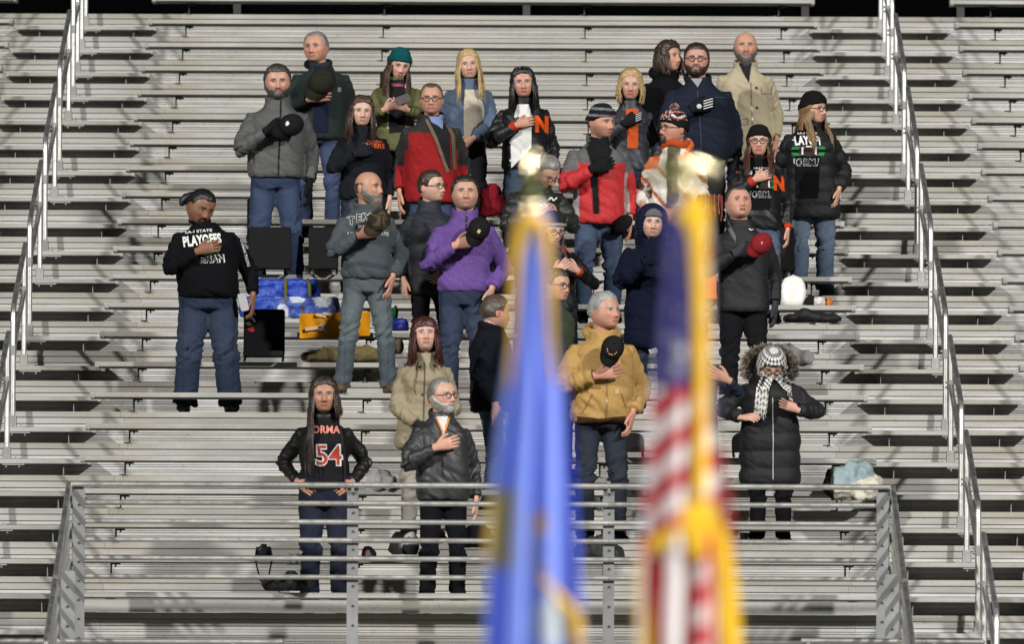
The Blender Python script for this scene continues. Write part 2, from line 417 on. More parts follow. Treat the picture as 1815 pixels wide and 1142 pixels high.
# ------------------------------------------------------------------ guard railing in front of the lowest bench
GY = -5*TREAD + NOSE_Y + 0.05; GZ = plat(-5)
gr = tag(empty('guard_railing', (0, GY, GZ)), 'long horizontal tube guard railing with galvanised posts before the front bench', 'railing')
gx = lambda u: at(u, 940, GY)[0]
gz = lambda v, u=700: at(u, v, GY)[2]-GZ
xs = [gx(137), gx(625), gx(1079), gx(1567)]
for i, v in enumerate((861, 893.5, 926.5, 959, 991.5, 1024.5)):
    z = gz(v)
    for a_, b_ in ((xs[0]-(0.06 if i == 0 else 0), xs[1]), (xs[1], xs[2]), (xs[2], xs[3]+(0.06 if i == 0 else 0))):
        MB().tube([(a_+0.001,0,z),(b_-0.001,0,z)], 0.0205 if i == 0 else 0.0185, 12, ref=(0,0,1)).build('rail', M['guard_tube'], gr)
for i, x in enumerate(xs):
    w = 0.040; top = gz(866)
    b = MB(); b.box(x-w, x+w, 0.022, 0.032, -0.1, top); b.box(x-w, x-w+0.008, 0.032, 0.085, -0.1, top); b.box(x+w-0.008, x+w, 0.032, 0.085, -0.1, top)
    if i in (1, 2): b.box(x-0.010, x+0.010, -0.010, 0.022, top-0.03, top+0.055)
    o = b.build('post', M['galv'], gr, False)
    bb = MB()
    for v in (876, 910, 943, 975, 1008, 1040, 1075, 1110):
        V, F = tube([(x+0.004, 0.014, gz(v)), (x+0.004, 0.024, gz(v))], 0.009, 8); bb.add(V, F, (0.1,0.1,0.1))
    tag(bb.build('bolts', M['dark_steel'], o), kind='stuff')
# the two stair guards that slope down towards the field from the railing's ends
def stair_guard(sgn, label):
    x = xs[0]-0.06 if sgn < 0 else xs[3]+0.06
    t = tag(empty('stair_guard', (x, GY, GZ)), label, 'railing', 'sloping stair guards')
    run, drop = 3.05, 3.05*0.372
    top = gz(861)
    for i in range(6):
        z = top-i*0.136
        pth = [(0, -0.01, z), (0, -run, z-drop)]
        if i == 0: pth = [(0,0.0,z),(0,-run,z-drop)]
        MB().tube(pth, 0.0215 if i == 0 else 0.0175, 12).build('rail', M['guard_tube'] if i else M['tube'], t)
        V, F = ball((0, -run, z-drop), 0.026)
        MB().add(V, F).build('end_cap', M['socket'], t)
    V, F = tube([(0,-run*0.6,top-drop*0.6),(0,-run*0.615,top-drop*0.615)], 0.026, 12); MB().add(V, F).build('sleeve', M['socket'], t)
    s = -sgn
    for yy, ww in ((-0.02, 0.085), (-1.62, 0.095)):
        zz = top+yy*0.372
        b = MB(); x0, x1 = sorted((s*0.030, s*(0.030+ww))); b.box(x0, x1, yy-0.012, yy, zz-1.6, zz-0.03); b.box(x0 if s > 0 else x1-0.008, x0+0.008 if s > 0 else x1, yy, yy+0.06, zz-1.6, zz-0.03)
        o = b.build('post', M['galv'], t, False)
        bb = MB()
        for i in range(9):
            V, F = tube([(s*0.075, yy-0.020, zz-0.14-i*0.136), (s*0.075, yy-0.010, zz-0.14-i*0.136)], 0.009, 8); bb.add(V, F)
        tag(bb.build('bolts', M['dark_steel'], o), kind='stuff')
stair_guard(-1, 'sloping tube stair guard at the left end of the front railing')
stair_guard(1, 'sloping tube stair guard at the right end of the front railing')
# low handrail along the very bottom of the picture
for u0, u1, lb in ((-60, 497, 'low horizontal tube rail at the bottom left corner'), (1420, 1740, 'low horizontal tube rail at the bottom right')):
    yy = -7*TREAD; p0 = at(u0, 1137, yy); p1 = at(u1, 1139, yy)
    t = tag(empty('low_rail', (p0[0], yy, 0)), lb, 'railing')
    V, F = tube([(0,0,p0[2]),(p1[0]-p0[0],0,p1[2])], 0.0205, 12, ref=(0,0,1)); MB().add(V, F).build('rail', M['guard_tube'], t)
    for q in (0.05, p1[0]-p0[0]-0.33):
        V, F = tube([(q,0,0.0),(q,0,p1[2])], 0.019, 12); MB().add(V, F).build('post', M['galv'], t)
    V, F = ball((p1[0]-p0[0],0,p1[2]), 0.024); MB().add(V, F).build('end_cap', M['socket'], t)

# ------------------------------------------------------------------ people
NC, NR = 72, 58
_u = np.linspace(-math.pi, math.pi, NC, endpoint=False)
PHI = _u-0.5*np.sin(_u)
THE = np.linspace(0.02, math.pi-0.02, NR)
TH, PH = np.meshgrid(THE, PHI, indexing='ij')
HD = np.stack([np.sin(TH)*np.sin(PH), -np.sin(TH)*np.cos(PH), np.cos(TH)], -1).reshape(-1, 3)
HF = [(i*NC+j, (i+1)*NC+j, (i+1)*NC+(j+1) % NC, i*NC+(j+1) % NC) for i in range(NR-1) for j in range(NC)]
HF_CAP = [tuple(range(NC)), tuple(range((NR-1)*NC, NR*NC))[::-1]]
APHI = np.degrees(np.abs(PH.ravel()))
g2 = lambda a, b, sa, sb: np.exp(-0.5*((a/sa)**2+(b/sb)**2))
def head_shape(fem=0.0, fat=0.0, nose=1.0, jaw=1.0, seed=0):
    rr = random.Random(seed*7+1); nose *= rr.uniform(0.78, 1.18); jaw *= rr.uniform(0.92, 1.15)
    ax, ay, az, p = (0.0820+0.005*fat)*rr.uniform(0.96, 1.04), 0.096, 0.1125, 2.3
    P = HD/((np.abs(HD[:,0])/ax)**p+(np.abs(HD[:,1])/ay)**p+(np.abs(HD[:,2])/az)**p)[:,None]**(1/p)
    x, y, z = P.T.copy(); t = np.clip(-z/az, 0, 1)
    x *= 1-(0.25+0.05*fem-0.18*fat)*t**1.9/jaw
    y = np.where(y > 0, y*(1-0.50*t**1.2), y)
    w = sm(0.05, 0.55, -HD[:,1]); ax_ = np.abs(x)
    d = 0.022*g2(x, z+0.093, 0.030, 0.022)*(1-0.2*fem)
    d += 0.006*g2(x, z+0.060, 0.030, 0.020)
    d += (0.004-0.002*fem)*g2(ax_-0.022, z-0.026, 0.022, 0.007)
    d -= 0.0085*g2(ax_-0.030, z-0.008, 0.015, 0.0105)
    d += 0.0045*g2(ax_-0.030, z-0.007, 0.010, 0.006)
    d += 0.005*g2(ax_-0.045, z+0.022, 0.016, 0.014)
    prof = np.interp(z, [-0.046,-0.038,-0.028,0.0,0.022,0.04], [0,0.014,0.026,0.014,0.005,0])*nose
    d += prof*np.exp(-0.5*(x/np.interp(z, [-0.04,-0.025,0.02], [0.0135,0.0115,0.0085]))**2)
    d += 0.007*g2(ax_-0.013, z+0.034, 0.006, 0.006)*nose
    d += (0.0045+0.001*fem)*g2(x, z+0.0545, 0.017, 0.0040)+(0.0050+0.001*fem)*g2(x, z+0.0655, 0.015, 0.0045)
    d -= 0.0035*g2(x, z+0.060, 0.020, 0.0022)
    d -= 0.003*g2(x, z+0.076, 0.020, 0.005)
    y = y-d*w
    if fat: x = x+np.sign(x)*0.007*fat*g2(np.abs(HD[:,0])-0.8, z+0.05, 0.4, 0.03); y = y-0.010*fat*w*g2(x, z+0.098, 0.05, 0.02)
    return np.stack([x, y, z], 1)
def head_colour(P, skin, brow, fem=0.0, stubble=None, lips=None, smile=0, mouth_open=0):
    x, y, z = P.T; ax_ = np.abs(x); front = sm(0.0, 0.25, -HD[:,1]); skin = A(*skin)
    C = np.tile(skin, (len(P), 1))
    def blend(m, c):
        nonlocal C
        C = C*(1-m[:,None])+A(*c)*m[:,None]
    red = skin*A(1.08, 0.72, 0.68)
    blend(0.55*front*g2(ax_-0.042, z+0.026, 0.018, 0.016), red)
    blend(0.5*front*g2(x, z+0.030, 0.014, 0.010), red)
    blend(0.45*sm(0.9, 1.0, np.abs(HD[:,0]))*sm(-0.05, 0.03, z), red)
    if stubble is not None:
        m = np.clip(sm(-0.030, -0.050, z-0.02*sm(25, 70, APHI))*sm(100, 75, APHI)*sm(-0.6, 0.0, -HD[:,1]+0.3), 0, 1)
        blend(0.42*m, stubble)
    lc = lips if lips else tuple(skin*A(0.80, 0.52, 0.50))
    mw = 0.024-0.002*fem+0.004*smile; zc = -0.060+smile*0.35*ax_
    blend(front*sm(mw+0.003, mw-0.003, ax_)*sm(0.0115+0.001*fem, 0.008, np.abs(z-zc)), lc)
    if mouth_open: blend(front*sm(0.020, 0.014, ax_)*sm(0.009, 0.004, np.abs(z+0.062)), (0.05,0.015,0.012))
    else: blend(0.8*front*sm(mw, mw-0.004, ax_)*sm(0.0040, 0.0014, np.abs(z-zc)), tuple(skin*0.16))
    # eyes
    ex = ax_-0.0305
    lid = 0.0062-18*ex**2
    blend(front*0.62*g2(ex, z-0.011, 0.017, 0.011), tuple(skin*A(0.52,0.40,0.36)))  # shade of the eye sockets and lids painted into the skin colour
    eye = front*sm(0.0005, 0.0030, lid-np.abs(z-0.0072)); blend(eye, (0.36,0.32,0.29))
    blend(eye*sm(0.0092, 0.0062, np.hypot(ex, z-0.0078)), (0.020,0.014,0.010))
    blend(front*(0.75+0.2*fem)*sm(0.0030, 0.0010, np.abs(z-0.0072-lid))*sm(0.017, 0.014, np.abs(ex)), (0.03,0.02,0.015))
    bz = 0.0265-14*(ex+0.002)**2*np.where(ex > 0, 1.2, 0.5)
    blend(front*0.9*sm(0.0068-0.0018*fem, 0.0026, np.abs(z-bz))*sm(0.022, 0.016, np.abs(ex)), brow)
    blend(0.85*front*g2(ax_-0.0085, z+0.0415, 0.004, 0.003), tuple(skin*0.22))
    return C
def shell(P, N, mask, thick, noise=0.0, nf=60, seed=0, sink=0.004, grow=None):
    nn = (vnoise(P*nf, seed)-0.5)*2*noise
    off = thick*mask+nn*mask-sink*(1-mask)
    V = P+N*off[:,None]
    if grow is not None: V = V+grow
    F = [f for f in HF+HF_CAP if max(mask[i] for i in f) > 0.02]
    used = sorted({i for f in F for i in f}); mp = {i: k for k, i in enumerate(used)}
    return V[used], [tuple(mp[i] for i in f) for f in F]
def ik(S, W, la, lb, pole):
    S, W, pole = map(lambda q: np.asarray(q, float), (S, W, pole)); d = W-S; L = np.linalg.norm(d)
    if L > (la+lb)*0.995: W = S+d/L*(la+lb)*0.995; d = W-S; L = np.linalg.norm(d)
    u = d/L; c = (la*la+L*L-lb*lb)/(2*L); h = math.sqrt(max(la*la-c*c, 1e-6))
    p_ = nrm(pole-np.dot(pole, u)*u); return S+u*c+p_*h, W
def hand(mb, W, f, n, th, s, col, curl=0.35, fat=1.0, spread=1.0, curls=None):
    """palm plus five fingers; f finger direction, n the way the palm faces, th the thumb's side"""
    W = np.asarray(W, float); f = nrm(f); n = nrm(np.asarray(n, float)-np.dot(n, f)*f); t = np.cross(f, n)
    if np.dot(t, th) < 0: t = -t
    s = s*1.04
    q = lambda a, b, c: W+(f*a+t*b+n*c)*s
    V, F = tube([q(-0.03,0,0), q(0.0,0,0), q(0.03,0.002,0.001), q(0.065,0.001,0.002), q(0.092,0,0.001), q(0.101,0,0)],
                np.array([[0.026,0.020],[0.027,0.020],[0.036,0.018],[0.041,0.016],[0.040,0.014],[0.034,0.009]])*s*fat, 12, ref=t)
    mb.add(V, F, col)
    for i, (b, L) in enumerate(((0.029,0.073),(0.010,0.081),(-0.010,0.075),(-0.029,0.059))):
        cu = (curls[i] if curls else curl); p = q(0.088, b, 0.0); ang = cu*0.5; pts = [q(0.072, b, 0), p]
        lat = b*0.35*spread/0.03
        for fr in (0.45, 0.30, 0.25):
            dirv = f*math.cos(ang)+n*math.sin(ang)+t*lat*0.25; p = p+nrm(dirv)*L*fr*s; pts.append(p); ang += cu*1.1
        mb.add(*tube(pts, np.array([0.0095,0.0098,0.0092,0.0084,0.0062])*s*fat, 8, ref=t), col)
    p0, p1 = q(0.018, 0.026, 0.004), q(0.045, 0.048, 0.010); p2 = p1+(f*0.8+t*0.35+n*0.35*curl)*0.032*s; p3 = p2+(f*0.9+t*0.05+n*0.5*curl)*0.026*s
    mb.add(*tube([q(0.004,0.014,0.0), p0, p1, p2, p3], np.array([0.015,0.0145,0.0115,0.0105,0.0075])*s*fat, 8, ref=n), col)

class Person: pass
def seg_dist(P, a, b):
    d = b-a; t = np.clip(((P-a)@d)/np.dot(d, d), 0, 1); return np.linalg.norm(P-(a+t[:,None]*d), axis=1), t
def wrinkle(V, N, bones, amp, seed, s):
    ds = np.stack([seg_dist(V, a, b)[0]/r for a, b, r in bones]); reg = ds.argmin(0)
    out = np.zeros(len(V))
    for i, (a, b, r) in enumerate(bones):
        m = reg == i
        if not m.any(): continue
        P = V[m]; ax_ = nrm(b-a); tt = (P-a)@ax_; R_ = P-a-np.outer(tt, ax_)
        wv = (vnoise(P*7, seed+5)-0.5)*0.06
        fr = 9 if i == 0 else 15
        Q = np.c_[R_*(4.2 if i == 0 else 6), ]+np.outer((tt+wv+0.35*R_[:,0])*fr, A(0.6,0.5,0.62))
        n1 = vnoise(Q, seed+i); n2 = vnoise(Q*2.1+3, seed+i+9)
        n3 = vnoise(Q*4.3+7, seed+i+19); fold = (1.2*np.sqrt(np.abs(2*n1-1))+0.9*np.sqrt(np.abs(2*n2-1))+0.45*np.abs(2*n3-1)-1.30)*1.45   # rounded folds between sharp creases
        if i: tb = np.clip(tt/np.linalg.norm(b-a), 0, 1); fold = fold*(0.7+0.9*(tb**3 if i % 2 else (1-tb)**3))
        out[m] = fold*(0.85 if i == 0 else 1.0)
    return out*amp*s, reg
def edges_of(F):
    Q = np.array([f for f in F if len(f) == 4]); E = np.concatenate([Q[:,[0,1]], Q[:,[1,2]], Q[:,[2,3]], Q[:,[3,0]]]); return E
def diffuse(val, F, n=3):
    E = edges_of(F); cnt = np.bincount(E.ravel(), minlength=len(val)).astype(float)+1e-9
    for _ in range(n):
        a = np.bincount(E[:,0], weights=val[E[:,1]], minlength=len(val))+np.bincount(E[:,1], weights=val[E[:,0]], minlength=len(val)); val = 0.5*val+0.5*a/cnt
    return val
def person(label, H, loc, rz=0.0, fem=0, w=1.0, d=1.0, belly=0.0, skin=(0.50,0.29,0.21), head=(0,0,0), fat=0.0, hair=None, haircol=(0.05,0.03,0.02),
           beard=None, beardcol=None, brow=None, stubble=None, lips=None, smile=0, mouth_open=0, hat=None, hatcol=(0.01,0.01,0.01), hat_fn=None, glasses=None,
           top=(0.05,0.05,0.05), topmat='cotton', hem=0.86, bulk=0.0, flare=0.0, top_fn=None, collar='crew', collarcol=None, amp=0.0105, puff=0, cuffcol=None,
           rarm='down', larm='down', rhand=None, lhand=None, gloves=None, legs=(0.03,0.045,0.10), legmat='denim', stance=0.115, shoes=(0.012,0.012,0.013), legbulk=0.0,
           headx=0.0, heady=0.0, seed=1, bend=0.0, neck=1.0, topname='jacket', sleeve=1.0, curlR=0.35, curlL=0.35, tshift=0.0, hairthin=False, seat=False, legw=1.0):
    p = Person(); s = H/1.75; p.s = s; sx = s*w
    root = empty('person', loc, rz); tag(root, label, 'person', 'spectators standing on the bleachers'); p.root = root
    hs = (0.45+0.55*s)*1.14; hs *= (1.0-0.02*fem); jr = random.Random(seed*101); bulk *= 0.72; head = (head[0]+jr.uniform(-5,5), head[1]+jr.uniform(-3,3), head[2]+jr.uniform(-4,4)); tshift += jr.uniform(-0.018,0.018); brow = brow or haircol
    sway = lambda z: A(tshift*sm(0.9, 1.4, z)*s, -bend*sm(0.95, 1.55, z)**1.2*s, 0)     # lean of the upper body
    pt = lambda x, y, z: A(x, y, z)*s+sway(z)
    # ---- head
    P = head_shape(fem, fat, seed=seed); HC = head_colour(P, skin, brow, fem, stubble, lips, smile, mouth_open)
    N = vnormals(P, HF)
    piv = A(0, 0.02, -0.085)
    yaw, pit, rol = (math.radians(q) for q in head)          # +yaw: turns to the picture's right; +pitch: looks up; +roll: tilts right
    Rm = np.array((Matrix.Rotation(yaw, 3, 'Z')@Matrix.Rotation(-pit, 3, 'X')@Matrix.Rotation(rol, 3, 'Y')))
    hc = pt(headx, 0.0+heady, 0)+sway(1.6)+A(0, -0.018*s, H-0.1125*hs-0.004)
    TR = lambda Q: ((Q-piv)@Rm.T+piv)*hs+hc
    p.TR = TR; p.hc = hc; p.headN = N
    body = MB(); body.add(TR(P), HF+HF_CAP, HC)
    for sg in (-1, 1):
        V, F = ball((sg*0.0775, 0.014, -0.004), (0.010, 0.019, 0.033), 10, 8); V[:,0] += sg*0.30*np.clip(V[:,1]-0.014, 0, 1)
        body.add(TR(V), F, tuple(A(*skin)*A(1.0,0.80,0.76)))
    nb = pt(headx*0.4, 0.018, 1.44)+sway(1.455)*0
    nk = TR(A(0, 0.020, -0.055)[None])[0]
    body.add(*tube([nb-A(0,0,0.05*s), nb, nb*0.5+nk*0.5, nk, TR(A(0,0.01,-0.03)[None])[0]], np.array([0.070,0.059,0.053,0.052,0.046])*hs*(1-0.10*fem)*(1+0.22*fat)*neck, 16), tuple(A(*skin)*0.96))
    # ---- skeleton
    w = 1+(w-1)*0.80; swd = 0.147*w*(1-0.08*fem); ryc = 0.118*d+bulk
    la, lf = 0.166*H, 0.150*H
    arms = {}
    poses = {  # wrist, pole, finger dir, palm normal, thumb side, for the right arm (picture left); mirrored for the left
        'down': ((-(0.215+0.13*(w-1)+bulk*0.8+belly*0.3), -0.01, 0.855), (-0.35, 1, 0), (0.03,-0.12,-1), (1,0.15,0), (0,-1,0)),
        'heart': ((-0.070, -(ryc+0.062+belly*0.25), 1.235), (-1, 0.15, -0.9), (0.93,-0.05,0.28), (0.05,1,0), (0,-0.1,1)),
        'hearthi': ((-0.055, -(ryc+0.062), 1.275), (-1, 0.15, -0.9), (0.90,-0.05,0.36), (0.05,1,0), (0,-0.1,1)),
        'heartlo': ((-0.075, -(ryc+0.07+belly*0.3), 1.17), (-1, 0.2, -0.8), (0.95,-0.05,0.2), (0.05,1,0), (0,-0.1,1)),
        'pocket': ((-(0.185+0.10*(w-1)+bulk*0.4), -0.075*d-bulk*0.6, 0.92), (-0.7, 1, 0), (0.25,-0.25,-1), (0.9,0.3,0), (0,-1,0.2)),
        'hips': ((-(0.165*w+bulk), -0.05, 0.975), (-0.75, 1, 0.1), (0.75,-0.5,-0.45), (0.3,0.8,0), (0,0.3,1)),
        'phone': ((-0.105, -(ryc+0.16), 1.17), (-1, 0.3, -0.8), (0.75,-0.35,0.35), (0.25,0.8,0.5), (0,-0.2,1)),
        'clasp': ((-0.060, -(ryc+0.05+belly*0.5), 0.93), (-1, 0.6, -0.1), (0.8,-0.1,-0.55), (0.05,1,0), (0.3,-0.2,0.8)),
        'back': ((-0.05, 0.17, 0.93), (-1, 0.3, 0), (0.6,0.1,-0.6), (0,-1,0), (0,0,1)),
    }
    for side, pose in ((-1, rarm), (1, larm)):
        q = poses[pose] if isinstance(pose, str) else pose
        mir = A(-side, 1, 1)
        Wt, pole, fd, nd, td = (A(*v)*mir for v in q[:5])
        if isinstance(pose, str) is False and len(q) > 5 and q[5] == 'raw': Wt = A(*q[0])
        S_ = pt(side*swd, 0.012, 1.338); Wp = Wt*s*A(1,1,1)+sway(Wt[2])
        E, Wp = ik(S_, Wp, la, lf, pole); arms[side] = (S_, E, Wp, fd, nd, td)
    p.arms = arms
    for side, curl in ((-1, curlR), (1, curlL)):
        S_, E, Wp, fd, nd, td = arms[side]
        gv = gloves and (gloves.get('side', 0) in (0, side))
        gl = MB(); tgt = gl if gv else body
        hand(tgt, Wp+nrm(fd)*0.012*s, fd, nd, td, s*(1.0 if fem else 1.08), gloves['col'] if gv else tuple(A(*skin)*A(1.02,0.93,0.92)), curl, 1.22 if gv else 1.0)
        if gv: gl.build('glove', M[gloves.get('mat', 'knit')], root)
        else: body.add(*tube([S_*0.6+E*0.4, E, Wp+nrm(fd)*0.01*s], np.array([0.028,0.024,0.022])*s, 8), tuple(A(*skin)))
    # slim inner trunk and legs, inside the clothes
    body.add(*loft([(sway(z)[0],sway(z)[1]+0.01*s,z*s,0.11*s*rr,0.07*s,2) for z, rr in ((0.84,0.9),(1.0,0.95),(1.2,1.0),(1.34,0.9),(1.42,0.45))], 14), skin)
    for sg in (-1, 1): body.add(*tube([A(sg*0.07*s,0.01,0.88*s), A(sg*stance*0.9*s,0,0.48*s), A(sg*stance*s,0.01,0.06*s)], np.array([0.055,0.04,0.03])*s, 8), skin)
    body.build('body', M['skin'], root)
    # ---- upper garment
    t = MB(); bk = bulk
    R_ = [(hem,0.146+flare,0.110+flare*0.8),(hem+0.03,0.158+flare,0.118+flare*0.8),(max(0.94,hem+0.05),0.158+flare*0.8,0.118+flare*0.5),(1.04,0.152+flare*0.4,0.114),(1.16,0.158,0.118),(1.27,0.168,0.123),(1.33,0.164,0.116),(1.375,0.146,0.102),(1.415,0.115,0.088),(1.45,0.092,0.078),(1.478,0.076,0.069),(1.498,0.068,0.064)]
    if collar != 'stand': R_ = R_[:-2]+[(1.470,0.077,0.070)]
    if hem < 0.80: R_ = [(hem,0.155+flare,0.118+flare*0.8),(hem+0.03,0.166+flare,0.127+flare*0.8),((hem+0.93)/2,0.164+flare*0.9,0.124+flare*0.7)]+R_[2:]
    rr = []
    for z, rx, ry in R_:
        fx = (1-0.09*fem*sm(1.1, 1.35, z))*(1-0.05*fem*g2(z-1.07, 0, 0.08, 1)); bl = belly*g2(z-1.03, 0, 0.14, 1)
        bust = 0.030*fem*g2(z-1.27, 0, 0.06, 1)
        nk_ = sm(1.44, 1.37, z); by = bl+bust
        rr.append((sway(z)[0], sway(z)[1]+(0.008-by*0.5)*s, z*s, (rx*(1+(w-1)*max(nk_, 0.25))*fx+bk*max(nk_, 0.4)+bl*0.6)*s, (ry*d+bk+by*0.75)*s, 2.35 if z < 1.36 else 2.05))
    t.add(*loft(rr, 30))
    cuffs = MB(); sl = sleeve*0.93
    for side in (-1, 1):
        S_, E, Wp, fd, nd, td = arms[side]
        in_ = S_+A(-side*0.055, 0, -0.004)*s
        pth = np.array([in_, S_, S_*0.5+E*0.5, S_*0.12+E*0.88, E, E*0.85+Wp*0.15, E*0.5+Wp*0.5, E*0.08+Wp*0.92])
        ra = (np.array([0.050,0.060,0.059,0.054,0.054,0.053,0.048,0.041])*(1-0.08*fem)*(0.72+0.28*w)+bk*np.array([0.9,1,1,1,1,1,0.9,0.6]))*s*sl
        t.add(*tube(pth, ra, 16)); 
        cw = E*0.03+Wp*0.97
        cuffs.add(*tube([E*0.20+Wp*0.80, E*0.08+Wp*0.92, cw, Wp*1.01-E*0.01], np.array([0.036,0.040,0.038,0.036])*s*sl+bk*0.35*s, 14), cuffcol or (0,0,0))
    ncz = pt(headx*0.5, 0.016, 1.486); ang = np.linspace(0, 2*math.pi, 25)
    if collar in ('stand', 'shirt', 'hoodie', 'hood', 'fur'):
        rx = (0.072 if collar == 'stand' else 0.080)*hs*(1+0.15*fat)
        ring = np.stack([ncz[0]+np.cos(ang)*rx, ncz[1]+np.sin(ang)*rx*1.02, ncz[2]+0.006*s+0.026*np.sin(ang)*s], 1)
        t.add(*tube(ring, np.array([[0.017, 0.034 if collar == 'stand' else 0.026]]*25)*s, 10, ref=(1,0,0), cap=True))
    if collar in ('hoodie', 'fur'):
        a2 = np.linspace(-0.32, math.pi+0.32, 19); wv = np.sin((a2+0.32)/(math.pi+0.64)*math.pi)
        hd = np.stack([ncz[0]+np.cos(a2)*0.105*s*(1+0.12*(w-1)), ncz[1]+0.005*s+np.sin(a2)*0.115*s, ncz[2]+(-0.035+0.055*wv)*s], 1)
        t.add(*tube(hd, np.stack([0.024+0.030*wv, 0.022+0.036*wv], 1)*s, 10))
    V, F = remesh(t, 0.0115, 3)
    Nn = vnormals(V, F)
    bones = [(pt(0,0.01,hem), pt(0,0.01,1.40), 0.145*w+bk)]+[(arms[q][i], arms[q][i+1], (0.062, 0.050)[i]+bk*0.6) for q in (-1, 1) for i in (0, 1)]
    bones[0] = (bones[0][0], bones[0][1], (0.145*w+bk))
    dsp, reg = wrinkle(V, Nn, bones, amp, seed*13, s)
    dsp = diffuse(dsp, F, 1)
    neckf = sm(1.49, 1.42, V[:,2]/s)
    V = V+Nn*(dsp*neckf)[:,None]
    if puff:
        # quilted tubes, each baffle runs round the body or the sleeve
        val = np.zeros(len(V))
        for i, (a_, b_, r_) in enumerate(bones):
            m = reg == i
            if m.any(): tt = (V[m]-a_)@nrm(b_-a_); val[m] = np.abs(np.sin(tt*math.pi/(puff*s)+0.04*np.sin(V[m,0]*30)))**0.55-0.65
        val = diffuse(val, F, 1); V = V+Nn*(val*0.017*s*neckf)[:,None]
    # a slightly tucked hem
    C = np.tile(A(*top), (len(V), 1))
    if top_fn:
        X = (V-np.stack([sway(z) for z in V[:,2]/s]))/s
        top_fn(C, X, reg)
    me = make_mesh(topname, V, F, C); p.top = link(topname, me, M[topmat], root); p.topV, p.topF, p.topreg = V, F, reg
    if cuffcol: cuffs.build('cuff', M['knit'], root)
    if collar in ('crew',) or collarcol:
        rx = 0.070*hs; ring = np.stack([ncz[0]+np.cos(ang)*rx, ncz[1]-0.004*s+np.sin(ang)*rx*1.05, ncz[2]-0.004*s+0.022*np.sin(ang)*s], 1)
        MB().tube(ring, np.array([[0.010,0.014]]*25)*s, 8, c=collarcol or tuple(A(*top)*0.8)).build('collar', M[topmat], root)
    # torso faces only, for prints that run under an arm
    tf = [f for f in F if all(reg[i] == 0 for i in f)]
    p.bvh = BVHTree.FromPolygons([Vector(v) for v in V], tf); p.bvh_all = BVHTree.FromPolygons([Vector(v) for v in V], F); p.sway = sway
    # ---- trousers
    t = MB(); lb = legbulk; ww = (0.50+0.46*w)*legw
    t.add(*loft([(0,0.008*s,z*s,(rx*ww+lb+belly*0.2*(z > 0.95))*s,(ry*(0.5+0.5*d)*min(legw,1.15)+lb*0.7+belly*0.25*(z > 0.95))*s,2.4) for z, rx, ry in ((0.80,0.150,0.105),(0.86,0.170,0.118),(0.94,0.172,0.118),(1.05,0.158,0.108))], 26))
    lb_ = []
    for sg in (-1, 1):
        hp, kn, an = A(sg*0.083*ww, 0.012, 0.88)*s, A(sg*(stance*0.5+0.052)+jr.uniform(-0.008,0.012), -0.008-jr.uniform(0,0.035), 0.47)*s, A(sg*stance, 0.018, 0.055)*s
        ra = (np.array([0.090,0.092,0.083,0.068,0.064,0.063,0.064])*ww+lb)*s
        t.add(*tube([hp+A(0,0,0.05*s), hp-A(0,0,0.05*s), hp*0.55+kn*0.45, kn, kn*0.6+an*0.4, kn*0.2+an*0.8, an], ra, 16)); lb_ += [(hp, kn, 0.08), (kn, an, 0.065)]
    V, F = remesh(t, 0.0135, 2); Nn = vnormals(V, F)
    dsp, reg2 = wrinkle(V, Nn, [(A(0,0,0.80*s), A(0,0,1.05*s), 0.2)]+lb_, 0.0085, seed*7+3, s)
    zz = V[:,2]/s; kb = 0.55+1.1*g2(zz-0.48, 0, 0.09, 1)+1.4*sm(0.28, 0.10, zz)+0.8*g2(zz-0.82, 0, 0.06, 1)
    V = V+Nn*(dsp*kb)[:,None]
    C = np.tile(A(*legs)*(A(0.88,0.83,0.72) if legmat == 'denim' else 1.0), (len(V), 1))
    if legmat == 'denim':
        fade = 0.75*g2(zz-0.66, 0, 0.13, 1)*sm(0.0, 0.07, -V[:,1]/s)+0.4*g2(zz-0.47, 0, 0.07, 1)*sm(0, 0.04, -V[:,1]/s)
        C = C*(1+fade[:,None]*A(0.75,0.65,0.5)); seam = (np.abs(np.abs(V[:,0])/s-0.165*ww) < 0.008); C[seam] *= 0.8
        C[np.abs(zz-1.0) < 0.008] *= 0.7
    link('trousers', make_mesh('trousers', V, F, C), M[legmat], root)
    # ---- shoes
    for sg in (-1, 1):
        a_ = math.radians(10)*sg; an = A(sg*stance, 0.018, 0)*s
        ys = [0.075,0.06,0.02,-0.04,-0.10,-0.15,-0.178,-0.19]; rx = [0.022,0.036,0.040,0.042,0.047,0.044,0.030,0.008]; rz = [0.035,0.050,0.056,0.050,0.040,0.034,0.026,0.010]
        V, F = tube([A(0,y_,0.035) for y_ in ys], np.array(list(zip(rx, rz))), 14, ref=(1,0,0))
        sole = V[:,2] < 0.016; V[:,2] = np.clip(V[:,2], 0.0, 1)
        c_, s_ = math.cos(a_), math.sin(a_); V = np.stack([V[:,0]*c_-V[:,1]*s_, V[:,0]*s_+V[:,1]*c_, V[:,2]], 1)
        Cc = np.tile(A(*shoes), (len(V), 1)); Cc[sole] = A(*shoes)*0.5+A(0.01,0.01,0.01)
        MB().add(V*s+an, F, Cc).build('shoe', M['rubber'], root)
    # ---- hair, beard, hat, glasses
    x, y, z = P.T
